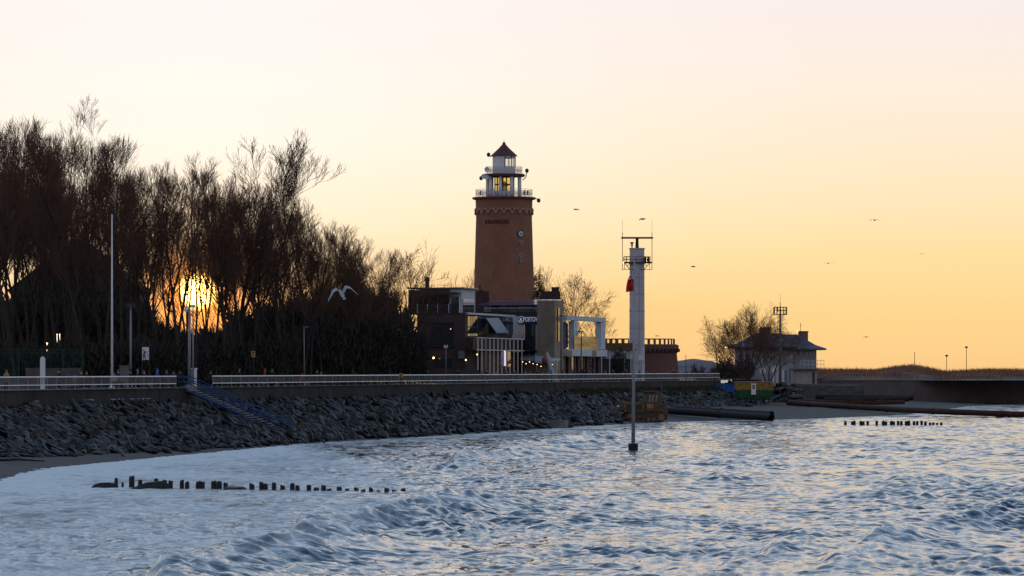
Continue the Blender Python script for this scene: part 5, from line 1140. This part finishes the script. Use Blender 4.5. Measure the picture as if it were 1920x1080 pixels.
# white board shape standing left, kiosk wall, box pillars, fence
q = at(80, 0, tD(80, -6)); b = MB(); D = q.y; pts = [(-.2, ZP), (.2, ZP), (.22, ZP+1.2)]+[(.22*math.cos(t), zat(675, D)+.32*math.sin(t)) for t in [math.pi*k/8 for k in range(9)]]+[(-.22, ZP+1.2)]
pts = [(q.x+a, c) for a, c in pts]; b.prism(pts, q.y-.05, q.y+.05); rt = b.thing('rounded_board', M_white, 'upright white board with rounded top on the left promenade', 'board')
for px, D_, w_, yt, lb in ((232, tD(232, -7), .75, 687, 'grey concrete box pillar behind the people at the left'), (364, tD(364, -4), .45, 692, 'white topped pillar at the head of the blue stairs')):
    q = at(px, 0, D_); rt = empty('pillar', (q.x, q.y, ZP), lb, 'pillar'); b = MB(); b.obox((q.x-w_/2, q.y), (w_, 0), (0, w_), ZP, zat(yt, D_)); b.build('shaft', M_conc if px == 232 else M_white, rt)
    b = MB(); b.obox((q.x-w_/2-.06, q.y-.06), (w_+.12, 0), (0, w_+.12), zat(yt, D_)+.002, zat(yt, D_)+.1); b.build('cap', M_conc if px == 232 else M_white, rt)
D = tD(75, -9); b = MB(); xa, xb = at(-60, 0, D).x, at(150, 0, D).x
b.obox((at(48, 0, D).x, D), (xb-at(48, 0, D).x, 0), (0, .4), ZP, zat(690, D)); b.thing('low_wall', mat('low_wall_stone', (.085, .075, .072), .9, var=.3), 'low dark stone wall behind the rounded white board', 'wall')
b = MB()
for k in range(6): b.obox((xa, D+.2+k*.45), (at(47.5, 0, D).x-xa, 0), (0, .45), ZP, ZP+.17*(k+1))
b.thing('steps', mat('step_grey', (.12, .11, .11), .9), 'broad low steps at the far left of the promenade', 'steps')
rt = empty('mesh_fence', (at(75, 0, D+4).x, D+4, ZP), 'dark green mesh fence behind the low wall at the left', 'fence')
for px in (-10, 35, 80, 118, 155): b = MB(); q = at(px, 0, D+4); b.tube([(q.x, q.y, ZP), (q.x, q.y, zat(654, D+4))], .05, 6); b.build('post', mat('fence_green', (.015, .05, .035), .6), rt)
b = MB(); xa, xb = at(-10, 0, D+4).x, at(155, 0, D+4).x
for y in (655, 662): b.tube([(xa, D+4, zat(y, D+4)), (xb, D+4, zat(y, D+4))], .03, 4)
x = xa
while x < xb: b.tube([(x, D+4, ZP), (x, D+4, zat(655, D+4))], .014, 3); x += .14
b.build('wire_mesh', mat('fence_green', (.015, .05, .035)), rt)
for i, (px, py, D_) in enumerate(((88, 644, 352), (107, 627, 380), (112, 627, 380))):
    b = MB(); b.sphere(at(px, py, D_), .09 if i == 0 else .06, 8, 5); p0 = at(px, py, D_); b.tube([p0, (p0.x, p0.y, ZP)], .03, 5); b.thing('garden_lamp', emat('lamp_small', (1, .75, .5), 2.5), ['small lit garden lamp above the left fence', 'dim lit lamp in the wood, left of a pair', 'dim lit lamp in the wood, right of a pair'][i], 'lamp')

# terrace furniture in front of the restaurants
for i, (px, yt, lb, c) in enumerate(((1024, 668, 'big rust red ball planter on the terrace', (.22, .07, .03)),)):
    q = at(px, 0, 488); rt = empty('ball_planter', (q.x, q.y, ZP), lb, 'planter'); b = MB(); b.sphere((q.x, q.y, zat(676, 488)), .62, 14, 9); b.build('ball', mat('rust_ball', c, .8), rt, True)
    b = MB(); b.lathe((q.x, q.y), [(.4, ZP), (.3, ZP+.4), (.16, ZP+1.3), (.1, ZP+1.6)], 10); b.build('stand', M_dark, rt)
q = at(1030, 0, 486); b = MB(); b.tube([(q.x+.5, q.y, ZP), (q.x+.25, q.y, ZP+1.5), (q.x-.1, q.y, zat(672, 486)), (q.x-.35, q.y, zat(659, 486))], [.35, .3, .3, .06], 8); b.thing('leaning_post', mat('pale_grey_cloth', (.34, .35, .38), .8), 'folded pale grey parasol leaning beside the red ball planter', 'parasol', smooth=True)
for i, (px, D) in enumerate(((1042, 489),)):
    rt = empty('ladder_rack', (at(px, 0, D).x, D, ZP), 'white ladder-like rack beside the folded parasol', 'rack'); b = MB(); x = at(px, 0, D).x
    for s in (-.25, .25): b.tube([(x+s, D, ZP), (x+s, D, zat(673, D))], .035, 5)
    b.build('side_rail', M_white, rt); b = MB()
    for k in range(8): b.tube([(x-.25, D, ZP+.3+k*.32), (x+.25, D, ZP+.3+k*.32)], .03, 4)
    b.build('rungs', M_white, rt); b = MB(); b.box((x+.1, D, zat(674, D)), (1.0, .06, .28)); b.build('sign_board', M_white, rt)
for i, px in enumerate((862, 868, 874, 880, 886, 892)):
    b = MB(); q = at(px, 0, 462); b.tube([(q.x, q.y, ZP), (q.x, q.y, zat(690, 462))], .03, 5); b.box((q.x+.2, q.y, ZP+1.1), (.40, .03, 1.1)); b.thing('windbreak_panel', mat('windbreak_green', (.03, .05, .05), .5), 'dark green windbreak panel on the terrace left of the slatted front', 'windbreak', 'windbreak panels on the terrace')
# round shrub / evergreen by kiosks
def leafball(px, py, D, rad, sz, label, seed, m_, name='evergreen_shrub'):
    r = np.random.RandomState(seed); n = 1500; q = at(px, py, D); d = r.normal(size=(n, 3)); d /= np.linalg.norm(d, axis=1)[:, None]; P = d*(r.uniform(.3, 1, n)**.4)[:, None]*np.array([rad, rad, sz])*(1+.2*np.sin(d[:, :1]*7)*np.cos(d[:, 2:]*6)); 
    a = r.normal(size=(n, 3)); a /= np.linalg.norm(a, axis=1)[:, None]; b_ = np.cross(a, d); s = .14
    zb = ZP-q.z; V = np.stack([P-a*s, P+b_*s*.6, P+a*s, P-b_*s*.6], 1).reshape(-1, 3); V[:, 2] -= zb
    rt = empty(name, (q.x, q.y, ZP), label, 'shrub'); link('foliage', npmesh('foliage', V, np.arange(4*n).reshape(n, 4), m_, False), rt)
    b = MB(); b.tube([(q.x, q.y, ZP), (q.x, q.y, q.z)], [.1, .05], 6); b.build('trunk', M_bark, rt); return rt
M_green = mat('dark_evergreen', (.02, .025, .018), .9, var=.4)
leafball(1160, 680, 532, 1.2, 2.0, 'dark conical shrub in front of the white kiosk', 1, M_green)
leafball(1043, 590, 545, 1.6, 4.2, 'tall dark evergreen behind the tan tower', 2, M_green)
leafball(1007, 545, 548, 1.2, 3.0, 'dark evergreen at the right foot of the lighthouse', 3, M_green)
leafball(1012, 565, 540, 1.6, 2.2, 'dark shrub between the lighthouse and chimney block', 5, M_green)

# ------------------------------------------------------------------ people
def skin_mesh(verts, edges, radii, rootv=0, sub=1):
    me = bpy.data.meshes.new('sk'); me.from_pydata(verts, edges, []); o = bpy.data.objects.new('sk', me); COL.objects.link(o)
    md = o.modifiers.new('s', 'SKIN'); md.use_smooth_shade = True
    for i, v in enumerate(me.skin_vertices[0].data): v.radius = (radii[i], radii[i]) if not isinstance(radii[i], tuple) else radii[i]; v.use_root = (i == rootv)
    sb = o.modifiers.new('u', 'SUBSURF'); sb.levels = sub; sb.render_levels = sub
    bpy.context.view_layer.update(); ev = o.evaluated_get(bpy.context.evaluated_depsgraph_get()); out = bpy.data.meshes.new_from_object(ev); bpy.data.objects.remove(o); return out
def person_proto(seed, stride=.25):
    r = random.Random(seed); sw = r.uniform(-1, 1)
    el_ = .12*sw; V = [(0, 0, .95), (0, 0, 1.15), (0, 0, 1.38), (0, -.01, 1.50), (0, -.02, 1.60), (0, -.02, 1.70)]; E = [(0, 1), (1, 2), (2, 3), (3, 4), (4, 5)]; Rd = [.13, .13, .13, .055, .085, .075]
    for s in (-1, 1):
        st = stride*s*(1 if sw > 0 else -1)
        k = len(V); V += [(s*.10, 0, .88), (s*.11, -st*.55, .50), (s*.11, -st+.02, .09), (s*.11, -st-.13, .04)]; E += [(0, k), (k, k+1), (k+1, k+2), (k+2, k+3)]; Rd += [.09, .062, .045, .035]
        k = len(V); a_ = st*.7; V += [(s*.19, 0, 1.38), (s*.24, a_*.4+.02, 1.10), (s*.25, a_-.04, .86), (s*.25, a_-.06, .79)]; E += [(2, k), (k, k+1), (k+1, k+2), (k+2, k+3)]; Rd += [.062, .045, .032, .028]
        for f in range(5):
            kk = len(V); fx = (f-2)*.017; L_ = (.05, .08, .09, .08, .06)[f]; 
            if f == 0: V += [(s*.25, a_-.10, .80), (s*.245, a_-.12, .76)]; 
            else: V += [(s*.25+fx*.3, a_-.06+fx, .76), (s*.245+fx*.3, a_-.065+fx, .76-L_)]
            E += [(k+3, kk), (kk, kk+1)]; Rd += [.009, .007]
    body = skin_mesh(V, E, Rd)
    CV = [(0, 0, .72), (0, 0, .95), (0, 0, 1.18), (0, 0, 1.40), (0, -.01, 1.49)]; CE = [(0, 1), (1, 2), (2, 3), (3, 4)]; CR = [(.21, .17), .175, .165, .16, .075]
    for s in (-1, 1):
        st = stride*s*(1 if sw > 0 else -1); a_ = st*.7; k = len(CV); CV += [(s*.20, 0, 1.38), (s*.25, a_*.4+.02, 1.10), (s*.255, a_-.04, .87)]; CE += [(3, k), (k, k+1), (k+1, k+2)]; CR += [.085, .068, .055]
    coat = skin_mesh(CV, CE, CR, 1)
    TV = [(0, 0, .90)]; TE_ = []; TR = [.145]
    for s in (-1, 1):
        st = stride*s*(1 if sw > 0 else -1); k = len(TV); TV += [(s*.10, 0, .84), (s*.11, -st*.55, .50), (s*.11, -st+.02, .10)]; TE_ += [(0, k), (k, k+1), (k+1, k+2)]; TR += [.105, .08, .062]
    tr = skin_mesh(TV, TE_, TR)
    b = MB(); b.sphere((0, .012, 1.70), .112, 12, 8, (.95, 1.05, 1.0)); b.v = [v for v in b.v]; hair = b
    for ex in (-.035, .035): pass
    return body, coat, tr, hair
protos = [person_proto(5, .22), person_proto(6, .05), person_proto(9, .30)]
def face_parts(root):
    b = MB(); b.tube([(0, -.105, 1.655), (0, -.125, 1.635)], [.012, .018], 5); b.build('nose', M_skin, root)
    b = MB(); b.sphere((-.032, -.095, 1.665), .010, 6, 4); b.sphere((.032, -.095, 1.665), .010, 6, 4); b.build('eyes', M_dark, root)
M_skin = mat('skin', (.34, .20, .15), .6, var=.08)
CC = {'black': (.012, .012, .016), 'navy': (.015, .025, .07), 'red': (.30, .015, .02), 'blue': (.02, .09, .42), 'pink': (.55, .05, .18), 'green': (.03, .38, .12), 'yellow': (.35, .19, .03), 'grey': (.16, .16, .18), 'white': (.5, .5, .54), 'brown': (.09, .05, .03), 'dark red': (.10, .012, .015), 'purple': (.06, .02, .10)}
def cm(c): return mat('cloth_'+c.replace(' ', '_'), CC[c], .85, var=.15, scale=6)
hair_me = {}
def person(px, off, h, coat, hat, label, group=None, rz=None, tro='black', pi=0, D=None):
    p = rail(rail_px(px, off), off) if D is None else Vector((at(px, 0, D).x, D, ZP)); body, ct, tr, hb = protos[pi % 3]; root = empty('person', (p.x, p.y, ZP+.005), label, 'person', group, rz if rz is not None else random.choice([R(-80), R(100), R(60), R(200), 0]))
    s = h/1.79; root.scale = (s*1.22, s*1.22, s)
    if not body.materials: body.materials.append(M_skin)
    link('body', body, root)
    for nm, me_, c in (('coat', ct, coat), ('trousers', tr, tro)):
        key = (me_.name, c)
        if key not in hair_me: m2 = me_.copy(); m2.materials.clear(); m2.materials.append(cm(c)); hair_me[key] = m2
        link(nm, hair_me[key], root)
    key = ('hat', pi % 3, hat)
    if key not in hair_me:
        b = MB(); b.sphere((0, .012, 1.705), .112, 12, 8, (.95, 1.05, .95)); me_ = bpy.data.meshes.new('hair'); 
        vs = [((v[0], v[1]+(.02 if v[2] < 1.68 else 0), max(v[2], 1.60+(.07 if v[1] < -.02 else 0)))) for v in b.v]; me_.from_pydata(vs, [], b.f); me_.materials.append(cm(hat)); hair_me[key] = me_
    link('hat' if hat not in ('brown',) else 'hair', hair_me[key], root)
    return root
person(12, -1.6, 1.70, 'yellow', 'brown', 'person in a mustard coat at the far left behind the railing', pi=1)
person(111, -2.5, 1.76, 'black', 'black', 'person in a long black coat right of the rounded white board', pi=1)
person(140, -1.2, 1.25, 'grey', 'grey', 'small child in grey beside the person in dark red', pi=0)
person(152, -2.2, 1.62, 'dark red', 'brown', 'person in a dark red jacket behind the left railing, left one', pi=1)
person(162, -2.0, 1.60, 'dark red', 'black', 'shorter person in dark red jacket touching the other red one', pi=0)
person(214, -1.8, 1.40, 'white', 'grey', 'child in a whitish jacket by the flagpole foot', pi=1)
person(222, -2.6, 1.72, 'navy', 'brown', 'person in navy behind the child in white', pi=0)
person(229, -1.5, 1.35, 'yellow', 'brown', 'child in yellow bending low behind the railing', pi=2)
person(244, -2.5, 1.68, 'black', 'black', 'person in black next to the floodlight pole', pi=1)
person(258, -3.0, 1.72, 'brown', 'grey', 'person in brown jacket left of the notice board', pi=0)
person(270, -2.0, 1.64, 'black', 'brown', 'person in black under the notice board', pi=2)
person(295, -2.0, 1.78, 'blue', 'blue', 'person in a bright blue hooded jacket behind the railing', pi=1)
person(312, -2.5, 1.68, 'navy', 'brown', 'person in navy right of the bright blue jacket', pi=0)
person(326, -1.0, 1.62, 'purple', 'black', 'person in dark purple by the railing gap', pi=1)
person(338, -1.4, 1.66, 'black', 'black', 'person in black at the head of the stairs', pi=2)
person(395, -3.0, 1.62, 'black', 'brown', 'person in black just right of the stairs', pi=1)
person(449, -3.0, 1.76, 'navy', 'grey', 'person in navy with light hair, second from the stairs', pi=0)
person(496, -2.5, 1.82, 'red', 'red', 'person in a bright red hooded jacket with blue trousers', tro='blue', pi=2)
person(510, -3.0, 1.74, 'black', 'grey', 'person in black with grey hat beside the red jacket', pi=1)
person(566, -2.0, 1.30, 'pink', 'pink', 'child in bright pink beside the lamp post', pi=0)
person(602, -2.5, 1.45, 'black', 'green', 'child in dark jacket with bright green hood', pi=1)
person(594, -3.2, 1.72, 'black', 'black', 'person in black walking beside the green hood child', pi=2)
person(802, -4, 1.7, 'black', 'black', 'person in black before the brown restaurant wall', pi=1)
pr = random.Random(8); tw = [(858, 'black'), (904, 'navy'), (912, 'black'), (931, 'grey'), (950, 'black'), (966, 'navy'), (985, 'yellow'), (993, 'brown'), (1008, 'black'), (1016, 'grey'), (1034, 'navy'), (1047, 'red'), (1055, 'dark red'), (1070, 'black'), (1079, 'navy'), (1086, 'purple'), (1096, 'black'), (1104, 'navy'), (1113, 'black'), (1135, 'grey'), (1150, 'black'), (1168, 'red'), (1174, 'dark red'), (1199, 'black'), (1214, 'navy'), (1227, 'black'), (1241, 'grey'), (1262, 'black'), (1268, 'dark red'), (1287, 'black'), (1300, 'navy')]
lm = {905: 'slatted front', 985: 'terrace awning'}
places = {858: 'left of the slatted restaurant front', 904: 'first before the slatted front, beside the blue grey lamp post', 912: 'at the blue grey lamp post', 931: 'before the middle of the slatted front', 950: 'before the lit restaurant door', 966: 'at the right end of the slatted front', 985: 'under the awning below the name sign', 993: 'under the awning right of the mustard coat', 1008: 'below the tan tower left edge', 1016: 'left of the red ball planter', 1034: 'at the folded parasol', 1047: 'beside the white rack', 1055: 'at the dark lamp post by the tan tower', 1070: 'under the left shield sign', 1079: 'under the left peach balcony panel', 1086: 'left of the balcony lamp post', 1096: 'right of the balcony lamp post', 1104: 'under the right peach balcony panel', 1113: 'under the right shield sign', 1135: 'before the white kiosk, leftmost', 1150: 'left of the conical shrub', 1168: 'right of the conical shrub', 1174: 'right of the red coat by the kiosk', 1199: 'at the radar tower foot', 1214: 'before the fort wall, leftmost', 1227: 'before the fort wall, left of its middle', 1241: 'before the fort wall middle', 1262: 'before the fort right edge', 1268: 'at the fort right edge', 1287: 'under the little lamp post by the grey dune', 1300: 'before the grey dune'}
for i, (px, c) in enumerate(tw):
    person(px, -pr.uniform(2.5, 8), pr.uniform(1.55, 1.8), c, pr.choice(['black', 'brown', 'grey', 'navy']), 'person in %s coat standing %s' % (c, places[px]), pi=i)

# ------------------------------------------------------------------ gulls
def gull(loc, span, label, rz=0, flap=.35, bank=0.0, sitting=False):
    rt = empty('gull', (0, 0, 0), label, 'gull', rz=rz); Mb = mat('gull_white', (.42, .42, .45), .7, var=.05); k = span/1.3
    prof_ = [(-.30, .012, .0), (-.22, .05, .0), (-.05, .085, 0), (.12, .075, .01), (.21, .045, .03), (.27, .045, .045), (.32, .02, .04)]
    b = MB(); b.tube([(x*k, 0, zz*k) for x, r_, zz in prof_], [r_*k for x, r_, zz in prof_], 8)
    b.add([(-.25*k, -.03*k, 0), (-.25*k, .03*k, 0), (-.42*k, .08*k, 0), (-.42*k, -.08*k, 0)], [(0, 1, 2, 3)]); b.build('body', Mb, rt, True)
    b = MB(); b.tube([(.32*k, 0, .04*k), (.37*k, 0, .03*k)], [.012*k, .004*k], 5); b.build('beak', mat('beak', (.4, .25, .05), .5), rt)
    if not sitting:
        for s in (-1, 1):
            b = MB(); st = [(0.02, .10, -.12, .02), (.2, .13, -.10, .12*flap/.35), (.38, .06, -.13, .10*flap/.35), (.65, -.12, -.17, -.10)]
            vs = []
            for y, xf, xb_, zz in st:
                zz2 = (zz+y*bank*s)*k; vs += [((xf)*k, s*y*k, zz2+.012*k), (xb_*k, s*y*k, zz2), (xf*k, s*y*k, zz2-.006*k)]
            fs2 = []
            for i in range(3): a_ = i*3; fs2 += [(a_, a_+3, a_+4, a_+1), (a_+2, a_+1, a_+4, a_+5), (a_, a_+2, a_+5, a_+3)]
            b.add(vs, fs2); b.build('wing', mat('gull_grey', (.34, .36, .40), .7, var=.1), rt)
    else:
        b = MB(); b.sphere((-.04*k, 0, .03*k), .095*k, 8, 5, (2.0, 1.0, .7)); b.build('folded_wings', mat('gull_grey', (.34, .36, .40)), rt, True)
        b = MB(); b.tube([(0, .03, -.05), (0, .03, -.18)], .008, 4); b.tube([(0, -.03, -.05), (0, -.03, -.18)], .008, 4); b.build('legs', mat('beak', (.4, .25, .05)), rt)
    rt.location = loc; return rt
g = gull(at(641, 552, 158), 1.35, 'white gull flying with drooping wings before the dark wood', rz=R(40), flap=.9); g.rotation_euler = (R(-14), R(-30), R(112)); g.location.z += .0
for i, (px, py, D, lb) in enumerate(((1205, 411, 260, 'tiny gull in the sky above the radar scanner'), (1640, 413, 300, 'distant gull high in the right sky'), (1553, 494, 330, 'distant gull halfway down the right sky'), (1080, 393, 320, 'distant gull between lighthouse and radar tower'), (1300, 500, 330, 'distant gull right of the radar platform'), (1232, 630, 480, 'gull gliding just above the fort railing'), (1728, 476, 430, 'speck of a gull above the far lamp posts'), (1624, 632, 420, 'low gull over the dunes right of the villa'))):
    gull(at(px, py, D), .9, lb, rz=R(20+40*i), flap=.3)
for i, px in enumerate((69, 157, 165, 173, 212, 222, 230, 248, 259, 268, 277)):
    t_ = rail_px(px, 1.0); p = rail(t_, 1.0, 3.80); gull((p.x, p.y, p.z+.12), 1.0, 'small white gull sitting on the top boulders below the left railing', rz=random.uniform(0, 6), sitting=True)['group'] = 'gulls resting on the boulders'
print('objects', len(bpy.data.objects), 'forest', cnt, 'rocks', len(cand))
